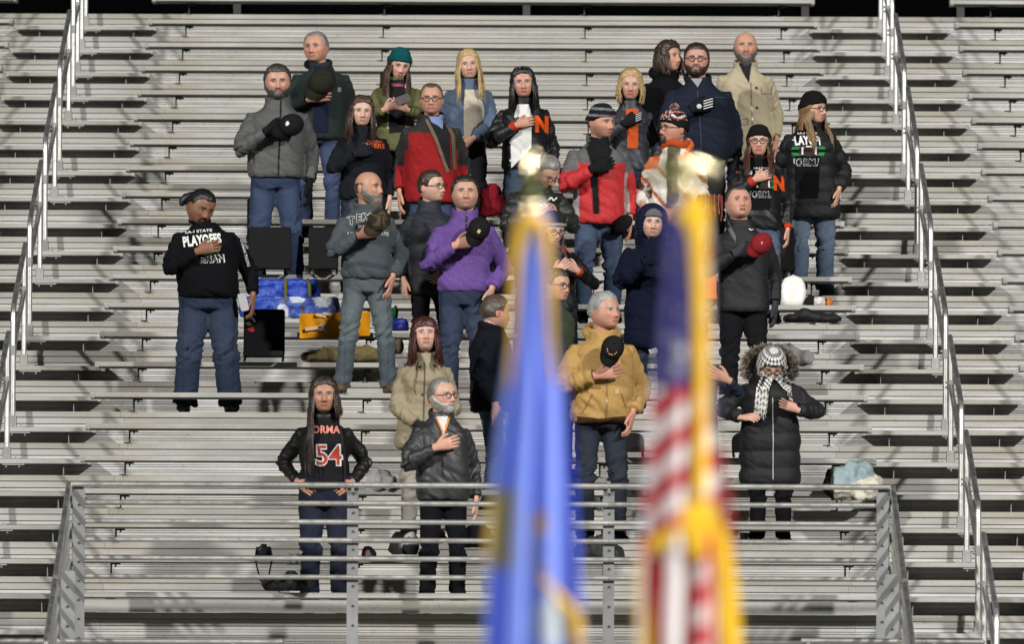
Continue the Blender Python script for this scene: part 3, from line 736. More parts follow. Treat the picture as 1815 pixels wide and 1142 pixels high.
    lines = {'short': ([0,38,58,72,92,112,180],[0.070,0.071,0.052,0.008,0.012,-0.040,-0.050]),
             'receding': ([0,20,36,60,72,92,112,180],[0.078,0.084,0.095,0.060,0.010,0.012,-0.040,-0.050]),
             'buzz': ([0,30,45,62,74,92,112,180],[0.074,0.080,0.078,0.045,0.004,0.010,-0.042,-0.055]),
             'fringe': ([0,35,55,70,90,110,180],[0.046,0.044,0.020,-0.02,-0.04,-0.06,-0.07]),
             'long': ([0,30,48,66,90,110,180],[0.074,0.066,0.040,-0.01,-0.05,-0.08,-0.09]),
             'horse': ([0,50,72,84,100,115,180],[0.13,0.13,0.05,0.008,0.0,-0.040,-0.052])}
    if hair and hair != 'bald':
        style = hair.split('+')[0]
        key = {'bob': 'long', 'tied': 'short', 'longfringe': 'fringe'}.get(style, style if style in lines else 'short')
        zl = np.interp(APHI, *lines[key]); m = sm(-0.004, 0.012, z-zl); m2 = sm(-0.004, 0.040, z-zl)
        if style == 'horse': m = m*sm(0.055, 0.02, z)*0.8
        th_ = {'buzz': 0.003, 'horse': 0.004, 'receding': 0.008, 'short': 0.012, 'tied': 0.012, 'bob': 0.020, 'long': 0.015, 'longfringe': 0.016, 'fringe': 0.015}.get(style, 0.012)
        if '+slick' in hair: th_ = 0.006
        vol = 1+0.5*sm(0.05, 0.11, z)
        thk = th_*vol*(0.30+0.70*m2)
        if hat or hairthin: thk = thk*(0.12+0.88*sm(0.03, -0.01, z-np.interp(APHI, [0,40,90,180], [0.048,0.044,0.012,-0.025])))
        hv, hf = shell(P, N, m, thk, 0.35*th_*(0.0 if (hat or hairthin) else 1.0), 75, seed, 0.003)
        hb = MB(); hb.add(TR(hv), hf, haircol)
        hr = random.Random(seed*31+5)
        if style in ('long', 'longfringe', 'bob') or '+locks' in hair:
            ln = {'bob': 0.125, 'long': 0.29, 'longfringe': 0.25}.get(style, 0.3)
            if '+long' in hair: ln = 0.50
            if '+short' in hair: ln = 0.23
            nl = 560
            for i in range(nl):
                a_ = math.radians(hr.uniform(46, 180)*hr.choice((-1, 1))); d0 = A(math.sin(a_), -math.cos(a_), 0)
                side = abs(math.sin(a_)); front = max(0, math.cos(a_))
                top_z = hr.uniform(0.035, 0.075)
                r0 = 0.074+0.010*(1-side)
                L = ln*hr.uniform(0.82, 1.05)
                if '+left' in hair and a_ > 0 and abs(a_) < 1.9: L = 0.13*hr.uniform(0.8, 1.1)
                st_ = [A(d0[0]*0.016, 0.01+d0[1]*0.035, 0.124+hr.uniform(-0.004,0.004)), A(d0[0]*0.056, d0[1]*0.070, 0.103+hr.uniform(-0.006,0.006))] if not (hat or hairthin) else [A(d0[0]*(r0+0.002), d0[1]*(r0+0.012), 0.022), A(d0[0]*(r0+0.006), d0[1]*(r0+0.016), 0.008)]
                if hat or hairthin: top_z = 0.03
                pts = st_+[A(d0[0]*(r0+0.010), d0[1]*(r0+0.020), top_z-0.045)]
                wid = 0.012+0.022*hr.random(); j1 = hr.uniform(-0.010, 0.010)
                for f_ in (0.25, 0.5, 0.75, 1.0):
                    zz_ = top_z-0.05-L*f_; out = 0.012+0.018*hr.random()*f_
                    inn = 1.0 if style != 'bob' else (1.06-0.22*f_**2)
                    yf = d0[1]*(r0+0.022+out)*inn-0.030*front*f_-(0.085 if (front > 0.25 and zz_ < -0.13) else 0)*min(1, (-0.10-zz_)/0.10 if zz_ < -0.10 else 0)
                    if d0[1] > -0.25*1 and zz_ < -0.13: yf = max(yf, 0.06+0.04*hr.random())*1.0 if d0[1] > 0.2 else yf-0.0
                    pts.append(A(d0[0]*(r0+0.014+out)*inn+j1*f_+0.006*math.sin(6*f_+i), yf, zz_))
                if i % 4 == 0 and not (hat or hairthin) and 'fringe' not in style:
                    sd = 1 if (hr.random() < 0.5 and '+left' not in hair) else -1; o1 = hr.uniform(0, 0.016); tail_ = pts[3:]
                    pts = [A(sd*hr.uniform(0.002,0.012), -0.030-o1*1.2, 0.124), A(sd*(0.045+o1*0.4), -0.070+o1, 0.104), A(sd*(0.079+o1*0.3), -0.050+o1*1.6, 0.035)]+[A(sd*(abs(q_[0])*0.0+0.090+0.012*hr.random()), -0.030-0.022*j_+o1, q_[2]) for j_, q_ in enumerate(tail_)]
                pts = np.array(pts); q = TR(pts); 
                # the lengths hang straight down whatever way the head turns
                q[3:] = 0.55*q[3:]+0.45*(pts[3:]*hs+hc)
                cc = A(*haircol)*hr.uniform(0.72, 1.28)
                hb.add(*tube(q, np.array([[0.007,0.003],[0.011,0.004],[0.012,0.004],[0.011,0.004],[0.010,0.004],[0.008,0.0035],[0.002,0.001]])*hs*hr.uniform(0.30,0.80), 5, ref=np.cross(d0, A(0,0,1))), tuple(cc))
        if '+pony' in hair:
            pp = TR(np.array([[0,0.085,0.03],[-0.02,0.115,0.02],[-0.055,0.12,-0.01],[-0.075,0.11,-0.045],[-0.08,0.10,-0.07]])); hb.add(*tube(pp, np.array([0.015,0.026,0.032,0.028,0.010])*hs, 10), haircol)
        hb.build('hair', M['hair'], root)
    if beard:
        bc = beardcol or haircol
        up = np.interp(APHI, [0,12,22,45,68,82,95], [-0.044,-0.044,-0.047,-0.040,-0.012,0.012,0.02]) if beard in ('full', 'long') else np.interp(APHI, [0,12,20,26,34,180], [-0.044,-0.044,-0.050,-0.075,-0.2,-0.3])
        m = sm(0.005, -0.011, z-up+(vnoise(P*140, seed+2)-0.5)*0.012)*sm(98, 84, APHI)*sm(-0.55, -0.25, -HD[:,1]+0.25)
        lipm = sm(0.026, 0.019, np.abs(x))*sm(0.011, 0.006, np.abs(z+0.0605)); m = m*(1-lipm)
        th_ = 0.007+(0.016 if beard == 'long' else 0.007)*sm(-0.06, -0.11, z)*sm(60, 20, APHI)
        drop = np.zeros((len(P), 3)); 
        if beard == 'long': drop[:,2] = -0.030*m*sm(-0.085, -0.112, z)*sm(70, 10, APHI)
        hv, hf = shell(P, N, m, th_, 0.004, 120, seed+4, 0.003, drop)
        cc = A(*bc)*(0.75+0.6*vnoise(hv*160, seed))[:,None]
        if beard in ('full', 'long', 'goatee') and beardcol is not None and isinstance(beardcol[0], tuple): pass
        MB().add(TR(hv), hf, cc).build('beard', M['hair'], root)
    if hat:
        zl = np.interp(APHI, [0,40,90,180], {'beanie': [0.048,0.044,0.012,-0.025], 'beaniehi': [0.062,0.058,0.030,0.0]}.get(hat, [0.048,0.044,0.012,-0.025]))
        m = sm(-0.001, 0.006, z-zl); th_ = 0.012+0.007*sm(0.046, 0.040, z-zl)+0.016*sm(0.06, 0.112, z)
        rib_ = 0.0012*np.sin(PH.ravel()*46)
        hv, hf = shell(P, N, m, th_+rib_, 0.003, 40, seed+8, 0.0)
        used_z = (hv[:,2])
        cc = np.tile(A(*hatcol), (len(hv), 1))
        if hat_fn: hat_fn(cc, hv)
        p.hat = MB().add(TR(hv), hf, cc).build('hat', M['knit'], root)
    if glasses:
        gb = MB(); col = glasses
        for sg in (-1, 1):
            a_ = np.linspace(0, 2*math.pi, 15)
            ring = np.stack([sg*0.032+np.cos(a_)*0.0245, np.full(15, -0.107)+0.0*a_, 0.004+np.sin(a_)*0.0175], 1)
            gb.add(*tube(TR(ring), 0.0026*hs, 6, cap=False), col)
            gb.add(*tube(TR(np.array([[sg*0.056,-0.105,0.010],[sg*0.078,-0.05,0.012],[sg*0.082,0.01,0.008]])), 0.0022*hs, 6), col)
        gb.add(*tube(TR(np.array([[-0.008,-0.109,0.008],[0.008,-0.109,0.008]])), 0.0024*hs, 6), col)
        gb.build('glasses', M['plastic'], root)
    p.H = H; p.hs = hs; p.skin = skin
    return p

def tri_subdiv(V, T, maxlen):
    V = [tuple(v) for v in V]; T = [tuple(t) for t in T]
    for _ in range(4):
        E = max(max(math.dist(V[a], V[b]), math.dist(V[b], V[c]), math.dist(V[c], V[a])) for a, b, c in T)
        if E <= maxlen: break
        cache = {}; NT = []
        def mid(a, b):
            k = (min(a,b), max(a,b))
            if k not in cache: V.append(tuple((V[a][i]+V[b][i])/2 for i in range(2))); cache[k] = len(V)-1
            return cache[k]
        for a, b, c in T:
            if max(math.dist(V[a], V[b]), math.dist(V[b], V[c]), math.dist(V[c], V[a])) <= maxlen: NT.append((a,b,c)); continue
            x, y, z = mid(a,b), mid(b,c), mid(c,a); NT += [(a,x,z),(x,b,y),(z,y,c),(x,y,z)]
        T = NT
    return np.array(V), T
def drape(p, mb, V2, T, col, off=0.005, bvh=None, maxlen=0.03):
    """lays a flat (x, z) shape, in metres of a 1.75 m figure, on the front of the garment"""
    V2, T = tri_subdiv(V2, T, maxlen); s = p.s; V3 = []; bvh = bvh or p.bvh; last = -0.15*s
    for x, z in V2:
        sw = p.sway(z); X, Z = x*s+sw[0], z*s
        h = bvh.ray_cast(Vector((X, -3, Z)), Vector((0, 1, 0)))
        if h[0] is None: h = p.bvh_all.ray_cast(Vector((X, -3, Z)), Vector((0, 1, 0)))
        yv = h[0].y if h[0] is not None else None
        V3.append([X, yv, Z])
    ok = [v[1] for v in V3 if v[1] is not None]; dflt = float(np.mean(ok)) if ok else last
    good = [v[1] is not None for v in V3]
    V3 = np.array([[v[0], (v[1] if v[1] is not None else dflt)-off, v[2]] for v in V3])
    T = [t for t in T if all(good[i] for i in t)]
    if T: mb.add(V3, T, col)
def poly(p, mb, pts, col, **k):
    from mathutils.geometry import tessellate_polygon
    T = tessellate_polygon([[Vector((a, b, 0)) for a, b in pts]]); drape(p, mb, pts, T, col, **k)
def strip(p, mb, pts, wd, col, **k):
    pts = np.array(pts, float)
    for a, b in zip(pts[:-1], pts[1:]):
        d = nrm(b-a); n = np.array([-d[1], d[0]])*wd/2
        poly(p, mb, [tuple(a+n), tuple(b+n), tuple(b-n), tuple(a-n)], col, **k)
_txt = {}
def text_tris(body, bold=0.0):
    key = (body, bold)
    if key not in _txt:
        cu = bpy.data.curves.new('t', 'FONT'); cu.body = body; cu.size = 1.0; cu.align_x = 'CENTER'; cu.offset = bold; cu.resolution_u = 3; cu.space_character = 1.0+bold*1.5
        o = bpy.data.objects.new('t', cu); COL.objects.link(o); dg = bpy.context.evaluated_depsgraph_get()
        me = bpy.data.meshes.new_from_object(o.evaluated_get(dg)); me.calc_loop_triangles()
        V = [(v.co.x, v.co.y) for v in me.vertices]; T = [tuple(t.vertices) for t in me.loop_triangles]
        bpy.data.objects.remove(o); bpy.data.curves.remove(cu); bpy.data.meshes.remove(me); _txt[key] = (V, T)
    return _txt[key]
def text(p, mb, body, x, z, size, col, bold=0.02, rot=0.0, sxx=1.0, off=0.007, arch=0.0, clip=None, **k):
    V, T = text_tris(body, bold); c, s_ = math.cos(rot), math.sin(rot)
    W = max(abs(v[0]) for v in V)+1e-6
    V2 = [(x+(a*sxx*c-b*s_)*size, z+(a*sxx*s_+b*c)*size-arch*(a/W)**2*size) for a, b in V]
    if clip: T = [t for t in T if all(clip[0] <= V2[i][0] <= clip[1] for i in t)]
    if T: drape(p, mb, V2, T, col, off=off, **k)

# ------------------------------------------------------------------ the crowd
def spot(u, k, vtop, bench=False, yoff=0.19, tall=0.0):
    y = k*TREAD+0.13 if bench else nose_y(k)+yoff
    z = Z0+k*RISE if bench else plat(k)
    x, _, zt = at(u, vtop, y); return (x, y, z), zt-z+tall
def pix(p):
    L = p.root.location; y = L.y-0.16; c, s_ = math.cos(-p.root.rotation_euler.z), math.sin(-p.root.rotation_euler.z)
    def f(u, v):
        w = at(u, v, y); dx, dy = w[0]-L.x, y-L.y
        return ((dx*c-dy*s_)/p.s, (w[2]-L.z)/p.s)
    return f
def prints(p, mb, name='print', mat='print', of=None):
    if mb.n:
        o = mb.build(name, M[mat], of or p.top)
        return tag(o, kind='stuff') if 'print' in name or name == 'trim' else o
WHITE, ORANGE, BLACK, GREEN = (0.72,0.72,0.70), (0.75,0.10,0.015), (0.008,0.008,0.009), (0.02,0.22,0.06)
def zipper(p, x, z0, z1, col=(0.01,0.01,0.01), wd=0.012):
    b = MB(); strip(p, b, [(x, z0), (x, (z0+z1)/2), (x, z1)], wd, col, off=0.004); prints(p, b, 'zipper', 'plastic')
def pocket(p, pts, col, wd=0.010):
    b = MB(); strip(p, b, pts, wd, col, off=0.003); prints(p, b, 'pocket_edge', 'nylon')
def panel(p, pts, col, name, mat='cotton', off=0.006):
    b = MB(); poly(p, b, pts, col, off=off); return prints(p, b, name, mat)
def outlined(p, b, s_, x, z, size, fill, line, bold=0.03, **k):
    text(p, b, s_, x, z, size, line, bold=bold+0.035, **k); o = k.pop('off', 0.007); text(p, b, s_, x, z, size, fill, bold=bold-0.012, off=o+0.003, **k)
def game_print(p, q, box, clip=None, rot=0.0):
    """the playoff shirt: arched word, football on green stripes, town name"""
    u0, v0, u1, v1 = box; b = MB(); c = lambda fu, fv: q(u0+(u1-u0)*fu, v0+(v1-v0)*fv)
    w_ = c(1, 0)[0]-c(0, 0)[0]; h_ = c(0, 0)[1]-c(0, 1)[1]; xm = c(0.5, 0)[0]
    text(p, b, '6A-I STATE', xm, c(0, 0.05)[1], h_*0.085, WHITE, 0.02, sxx=1.35)
    text(p, b, 'PLAYOFFS', xm, c(0, 0.36)[1], h_*0.36, WHITE, 0.05, sxx=w_/(h_*0.36)/5.1, arch=0.10, clip=clip)
    poly(p, b, [c(0.08,0.44), c(0.92,0.44), c(0.97,0.52), c(0.03,0.52)], GREEN, off=0.008); poly(p, b, [c(0.05,0.60), c(0.95,0.60), c(0.9,0.70), c(0.1,0.70)], GREEN, off=0.006)
    el = [c(0.5+0.30*math.cos(t), 0.56+0.17*math.sin(t)) for t in np.linspace(0, 2*math.pi, 22, endpoint=False)]
    poly(p, b, el, (0.03,0.018,0.014), off=0.009)
    for fu in (0.30, 0.66): poly(p, b, [c(fu,0.46), c(fu+0.05,0.44), c(fu+0.05,0.68), c(fu,0.66)], WHITE, off=0.011)
    poly(p, b, [c(0.42,0.415), c(0.58,0.415), c(0.58,0.45), c(0.42,0.45)], WHITE, off=0.011)
    outlined(p, b, 'NORMAN', xm, c(0, 0.98)[1], h_*0.26, BLACK, WHITE, 0.045, sxx=w_/(h_*0.26)/4.6, clip=clip)
    return prints(p, b, 'shirt_print')
def cap(label, u, v, y, col, bill, tilt=(0.1, -0.95, 0.3), r=0.088, logo=None, logocol=WHITE, camo=False, group='caps held over the heart', squash=1.0):
    c = at(u, v, y); U = nrm(A(*tilt)); B = A(*bill); B = nrm(B-np.dot(B, U)*U); S_ = np.cross(B, U); r = r*0.88
    t = empty('cap', c); tag(t, label, 'cap', group)
    T = lambda q: np.asarray(q)@np.stack([S_, B, U])*r/0.088*A(1,1,1)
    V, F = ball((0,0,0), (0.088, 0.100*squash, 0.085), 22, 14); V[:,2] = np.where(V[:,2] < 0, V[:,2]*0.15, V[:,2])
    cc = np.tile(A(*col), (len(V), 1))
    if camo: cc = cc*(0.55+1.1*(vnoise(V*55, 3) > 0.5))[:,None]
    seam = (np.abs(np.sin(np.arctan2(V[:,1], V[:,0])*3)) < 0.08); V[seam] *= 0.985
    MB().add(T(V), F, cc).build('crown', M['canvas'], t)
    bb = MB(); n = 13; pts = []
    for i, a_ in enumerate(np.linspace(-1.15, 1.15, n)):
        x, yb = math.sin(a_)*0.084, math.cos(a_)*0.095; drop = -0.020*(x/0.08)**2
        pts += [(x, yb-0.004, 0.006+drop), (x*0.96, yb+0.068*math.cos(a_*0.95), -0.002+drop*1.6), (x, yb-0.004, 0.002+drop), (x*0.96, yb+0.068*math.cos(a_*0.95), -0.006+drop*1.6)]
    F = []
    for i in range(n-1):
        a_ = i*4; F += [(a_, a_+1, a_+5, a_+4), (a_+2, a_+6, a_+7, a_+3), (a_+1, a_+3, a_+7, a_+5)]
    bb.add(T(pts), F, tuple(A(*col)*0.8)); bb.build('bill', M['canvas'], t)
    V, F = ball((0,0,0.086), (0.009,0.009,0.006), 8, 6); MB().add(T(V), F, col).build('button', M['canvas'], t)
    if logo:
        lb = MB(); 
        for pts in logo:
            L = []
            for a_, b_ in pts:
                dd = nrm(A(a_, b_, math.sqrt(max(0.02, 1-a_*a_-b_*b_)))); L.append(dd*A(0.088,0.100*squash,0.085)*1.03)
            lb.add(T(L), [tuple(range(len(L)))], logocol)
        tag(lb.build('emblem', M['print'], t), kind='stuff')
    return t
def phone(label, u, v, y, rot, col=(0.015,0.015,0.017)):
    t = empty('phone', at(u, v, y)); t.rotation_euler = rot; tag(t, label, 'phone')
    MB().add(*loft([(0,0,-0.004,0.034,0.070,6),(0,0,-0.003,0.036,0.072,6),(0,0,0.003,0.036,0.072,6),(0,0,0.004,0.034,0.070,6)], 28), col).build('case', M['plastic'], t, False)
    MB().add([(-0.032,-0.066,-0.0046),(0.032,-0.066,-0.0046),(0.032,0.066,-0.0046),(-0.032,0.066,-0.0046)], [(3,2,1,0)], (0.03,0.035,0.05)).build('screen', M['plastic'], t)
    return t
SK1, SK2, SK3 = (0.55,0.33,0.245), (0.50,0.285,0.205), (0.58,0.365,0.285)
JEAN, DJEAN, LJEAN = (0.028,0.045,0.105), (0.016,0.024,0.055), (0.075,0.115,0.21)

def crowd_front():
    # woman in the 54 shirt
    loc, H = spot(577, -4, 672)
    p = person('woman in black leather jacket and 54 shirt, long dark hair, behind the railing', H, loc, 0.0, fem=1, w=1.22, d=1.15, skin=(0.40,0.215,0.14), fat=0.4, hair='long+long+left', haircol=(0.030,0.016,0.010), lips=(0.30,0.10,0.08),
               top=(0.007,0.007,0.0075), topmat='leather', hem=0.90, bulk=0.012, amp=0.011, collar='shirt', rarm='hips', larm='hips', legs=(0.012,0.016,0.035), seed=2, head=(0,0,0), legw=1.1)
    q = pix(p); panel(p, [q(556,742), q(600,738), q(607,790), q(608,885), q(545,885), q(543,800)], (0.012,0.012,0.014), 'shirt')
    b = MB(); outlined(p, b, '54', *q(584,824), 0.205, (0.42,0.045,0.03), WHITE, 0.02, off=0.012, sxx=0.95)
    text(p, b, 'NORMAN', *q(580,768), 0.078, (0.62,0.22,0.18), 0.03, off=0.012, sxx=0.9, clip=(q(556,700)[0], q(608,700)[0])); prints(p, b, 'shirt_print')
    b = MB(); strip(p, b, [q(552,748), q(541,800), q(543,880)], 0.016, (0.02,0.02,0.021), off=0.014); prints(p, b, 'jacket_edge', 'leather'); b = MB(); strip(p, b, [q(604,745), q(611,800), q(612,880)], 0.016, (0.02,0.02,0.021), off=0.014); prints(p, b, 'jacket_edge', 'leather')
    # man in the grey-black pullover
    loc, H = spot(786, -4, 672)
    p = person('white-bearded man with glasses in shiny charcoal pullover, hand on heart, behind the railing', H, loc, 0.12, w=1.12, d=1.15, belly=0.03, skin=SK1, hair='receding', haircol=(0.20,0.19,0.18), beard='full', beardcol=(0.36,0.345,0.33), glasses=(0.05,0.05,0.05),
               top=(0.026,0.027,0.030), topmat='gloss', hem=0.84, bulk=0.018, amp=0.014, collar='stand', head=(36,3,0), rarm='heart', larm='down', legs=(0.006,0.0065,0.009), legmat='cotton', seed=4)
    q = pix(p); panel(p, [q(779,738), q(800,738), q(791,772)], (0.62,0.60,0.58), 'undershirt'); b = MB(); strip(p, b, [q(779,740), q(788,765), q(789,790)], 0.012, (0.62,0.22,0.03), off=0.010); strip(p, b, [q(802,740), q(793,765)], 0.014, (0.62,0.22,0.03), off=0.010); prints(p, b, 'collar_lining')
    zipper(p, q(789,0)[0], q(0,840)[1], q(0,790)[1]); pocket(p, [q(733,820), q(757,818)], (0.010,)*3)
    # woman in the khaki coat
    loc, H = spot(752, -2, 567)
    p = person('woman in khaki hooded coat with dark red hair, standing behind bearded man', H, loc, 0.05, fem=1, w=1.15, d=1.2, skin=SK3, hair='longfringe+short', haircol=(0.055,0.012,0.010), lips=(0.42,0.12,0.11), head=(6,8,0),
               top=(0.27,0.225,0.145), topmat='nylon', hem=0.74, bulk=0.022, flare=0.02, amp=0.011, collar='hoodie', rarm='clasp', larm='clasp', gloves={'col': (0.02,0.018,0.02)}, legs=(0.22,0.22,0.225), shoes=(0.02,0.017,0.015), seed=5)
    q = pix(p); zipper(p, q(754,0)[0], q(0,790)[1], q(0,640)[1], (0.10,0.08,0.05), 0.010); b = MB()
    strip(p, b, [q(741,640), q(732,690), q(735,700)], 0.007, (0.12,0.10,0.06), off=0.012); prints(p, b, 'drawstring')
    for uu, vv in ((744,650),(768,648),(748,700),(766,706)): panel(p, [q(uu-2,vv-2), q(uu+2,vv-2), q(uu+2,vv+2), q(uu-2,vv+2)], (0.05,0.04,0.03), 'snap', 'plastic', 0.010)
    for sg in (-1, 1):
        V, F = ball((sg*0.082,-0.005,-0.045), 0.006, 8, 6); MB().add(p.TR(V), F, (0.7,0.7,0.68)).build('earring', M['plastic'], p.root)
    # man seen from the side in the navy coat
    loc, H = spot(872, -1, 529, tall=0.02)
    p = person('man in navy coat turned away to the right beside the blue flag', H, loc, 1.65, w=1.15, d=1.25, skin=SK2, hair='short', haircol=(0.075,0.055,0.042), top=(0.0055,0.0065,0.011), topmat='cotton', hem=0.80, bulk=0.03, amp=0.012, collar='stand', head=(18,-4,0), rarm='down', larm='heart', legs=LJEAN, seed=6)
    # man in the tan work jacket
    loc, H = spot(1066, -2, 520)
    p = person('grey-haired man in mustard canvas work jacket holding black cap over heart', H, loc, 0.12, w=1.22, d=1.3, belly=0.035, skin=(0.50,0.26,0.19), fat=0.5, hair='short+locks+short' if False else 'short', haircol=(0.30,0.30,0.29), head=(42,0,0),
               top=(0.40,0.245,0.085), topmat='canvas', hem=0.85, bulk=0.026, amp=0.013, collar='hoodie', rarm='heartlo', larm='pocket', legs=(0.018,0.024,0.042), seed=7, cuffcol=None)
    q = pix(p); zipper(p, q(1076,0)[0], q(0,745)[1], q(0,640)[1], (0.25,0.15,0.05), 0.012)
    pocket(p, [q(1048,700), q(1030,735)], (0.22,0.13,0.04)); pocket(p, [q(1100,698), q(1112,730)], (0.22,0.13,0.04))
    panel(p, [q(1088,690), q(1096,690), q(1096,699), q(1088,699)], (0.50,0.36,0.16), 'patch', 'canvas'); 
    b = MB(); strip(p, b, [q(1012,744), q(1060,750), q(1116,744)], 0.055, (0.075,0.035,0.02), off=0.008); prints(p, b, 'waistband', 'knit')
    cap('black cap with gold lettering held over the heart by the mustard-jacket man', 1086, 617, loc[1]-0.33, (0.010,0.010,0.011), (-0.35,0,-0.95), (0.15,-0.9,0.35), 0.098,
        logo=[[(-0.45,0.55),(0.45,0.55),(0.45,0.48),(-0.45,0.48)], [(-0.38,0.68),(0.38,0.68),(0.38,0.62),(-0.38,0.62)], [(-0.2,0.80),(0.2,0.80),(0.2,0.75),(-0.2,0.75)]], logocol=(0.55,0.33,0.10))
    # man behind, in a green vest
    loc, H = spot(982, 0, 478)
    p = person('man in green fleece vest half hidden behind the blue flag', H, loc, 0.5, w=1.1, skin=SK2, hair='short', haircol=(0.05,0.04,0.03), glasses=(0.02,0.02,0.02), top=(0.045,0.055,0.035), topmat='fleece', head=(20,-5,0), bulk=0.015, collar='stand', legs=DJEAN, seed=8,
               top_fn=lambda C, X, reg: C.__setitem__(reg > 0, A(0.01,0.01,0.012)))
    # woman with the houndstooth scarf
    loc, H = spot(1366, -2, 616, tall=0.03)
    p = person('woman in long black coat with fur hood and houndstooth headscarf, looking down', H, loc, 0.05, fem=1, w=1.42, d=1.45, belly=0.03, skin=SK3, fat=0.5, hair='fringe', haircol=(0.16,0.085,0.035), hairthin=True, bend=0.05, head=(5,-42,0), glasses=(0.02,0.018,0.016), lips=(0.5,0.12,0.10),
               top=(0.006,0.006,0.0075), topmat='nylon', hem=0.52, bulk=0.035, flare=0.015, amp=0.010, puff=0.15, collar='fur', rarm=((-0.27,-0.20,1.10), (-1,0.5,-0.2), (0.7,-0.6,0.0), (0.2,0.5,-0.6), (0,-0.2,1)),
               larm=((-0.215,-0.27,1.165), (-1,0.4,-0.4), (0.85,-0.3,0.35), (0.1,0.9,0.2), (0,-0.3,1)), legs=(0.005,0.005,0.006), legmat='cotton', seed=9, shoes=(0.008,0.008,0.008))
    q = pix(p); zipper(p, q(1372,0)[0], q(0,845)[1], q(0,700)[1], (0.45,0.45,0.45), 0.007)
    houndstooth(p, q); fur_hood(p)
    phone('dark phone held up by the woman in the houndstooth headscarf', 1412, 700, loc[1]-0.42, (math.radians(60), 0, 0.2))
    # hidden person behind the stars and stripes
    loc, H = spot(1236, -2, 566)
    p = person('person in dark blue jacket mostly hidden behind the striped flag', H, loc, 0.1, w=1.0, skin=SK2, hair='short', haircol=(0.03,0.02,0.015), top=(0.02,0.026,0.05), topmat='cotton', rarm='down', larm=((-0.225,-0.24,1.27), (-1,0.3,-0.9), (0.75,-0.3,0.35), (0.2,0.8,0.2), (0,-0.3,1)), legs=DJEAN, seed=10)

def houndstooth(p, q):
    x, y, z = (head_shape(1, 0.5, seed=9)).T; P = np.stack([x,y,z], 1); N = p.headN
    zl = np.interp(APHI, [0,35,52,66,80,180], [0.060,0.050,0.0,-0.06,-0.13,-0.2]); m = sm(-0.004, 0.010, z-zl)
    hv, hf = shell(P, N, m, 0.022+0.006*sm(0.02, 0.0, z-zl), 0.003, 30, 4, 0.0)
    def tooth(a, b):
        s_ = 0.013; i, j = np.floor(a/s_), np.floor(b/s_); fa, fb = a/s_-i, b/s_-j
        e = ((i+j) % 2 == 0); diag = (np.floor((fa+fb)*2) % 2 == 0)
        k = np.where((i % 2 == 0) & (j % 2 == 0), 1, np.where((i % 2 == 1) & (j % 2 == 1), 0, diag.astype(int)))
        return np.where(k[:,None] == 1, A(0.70,0.69,0.66), A(0.012,0.012,0.013))
    # refine so that the checks are carried by the cloth's own colours
    def refine(V, F, n=2):
        for _ in range(n):
            bm = bmesh.new(); me = make_mesh('t', V, F); bm.from_mesh(me); bmesh.ops.subdivide_edges(bm, edges=bm.edges[:], cuts=1, use_grid_fill=True)
            bm.to_mesh(me); bm.free(); V = np.array([v.co for v in me.vertices]); F = [tuple(f.vertices) for f in me.polygons]; bpy.data.meshes.remove(me)
        return V, F
    hv, hf = refine(hv, hf, 1)
    b = MB(); b.add(p.TR(hv), hf, tooth(np.arctan2(hv[:,0], -hv[:,1])*0.09, hv[:,2]+0*hv[:,0]))
    s = p.s
    def tail(pts, wd):
        pts = np.array([[*q(u, v)] for u, v in pts]); n = 26; tt = np.linspace(0, 1, n); ti = np.linspace(0, 1, len(pts))
        cx, cz = np.interp(tt, ti, pts[:,0]), np.interp(tt, ti, pts[:,1]); V = []; U = []
        for i in range(n):
            for j in range(13):
                a_ = (j/12-0.5); xx, zz = cx[i]+a_*wd, cz[i]+0.01*math.sin(j*1.1+i*0.3)
                h = p.bvh_all.ray_cast(Vector((xx*s, -3, zz*s)), Vector((0,1,0))); yy = h[0].y if h[0] is not None else -0.2*s
                V.append((xx*s, yy-0.014*s-0.016*s*abs(math.sin(j*0.9+i*0.12))-0.01*(1-tt[i]), zz*s)); U.append((a_*wd, cz[i]))
        F = [(i*13+j, i*13+j+1, (i+1)*13+j+1, (i+1)*13+j) for i in range(n-1) for j in range(12)]
        V = np.array(V); U = np.array(U); k = len(V); back = V+A(0,0.006,0)
        b.add(np.concatenate([V, back]), F+[tuple(i+k for i in f[::-1]) for f in F], np.concatenate([tooth(U[:,0]*1.0, U[:,1])]*2))
        for j in range(13):
            e = V[(n-1)*13+j]; b.tube([e, e+A(0.002,-0.004,-0.035)], 0.003, 5, c=(0.5,0.5,0.48) if j % 2 else (0.02,0.02,0.02))
    a2 = np.linspace(0, 2*math.pi, 60); c0 = p.hc+A(0,-0.015,-0.118)*s      # the turn of cloth under the chin
    V, F = tube([c0+A(math.cos(t)*0.088*s, math.sin(t)*0.098*s, (0.012*math.sin(2*t)+0.030*math.sin(t))*s) for t in a2], np.array([[0.026,0.036]]*60)*s, 22)
    b.add(V, F, tooth(np.arctan2(V[:,0]-c0[0], V[:,1]-c0[1])*0.10, V[:,2]))
    tail([(1362,668),(1350,690),(1346,735)], 0.11); tail([(1374,668),(1392,680),(1404,696)], 0.10)
    b.build('headscarf', M['knit'], p.root)
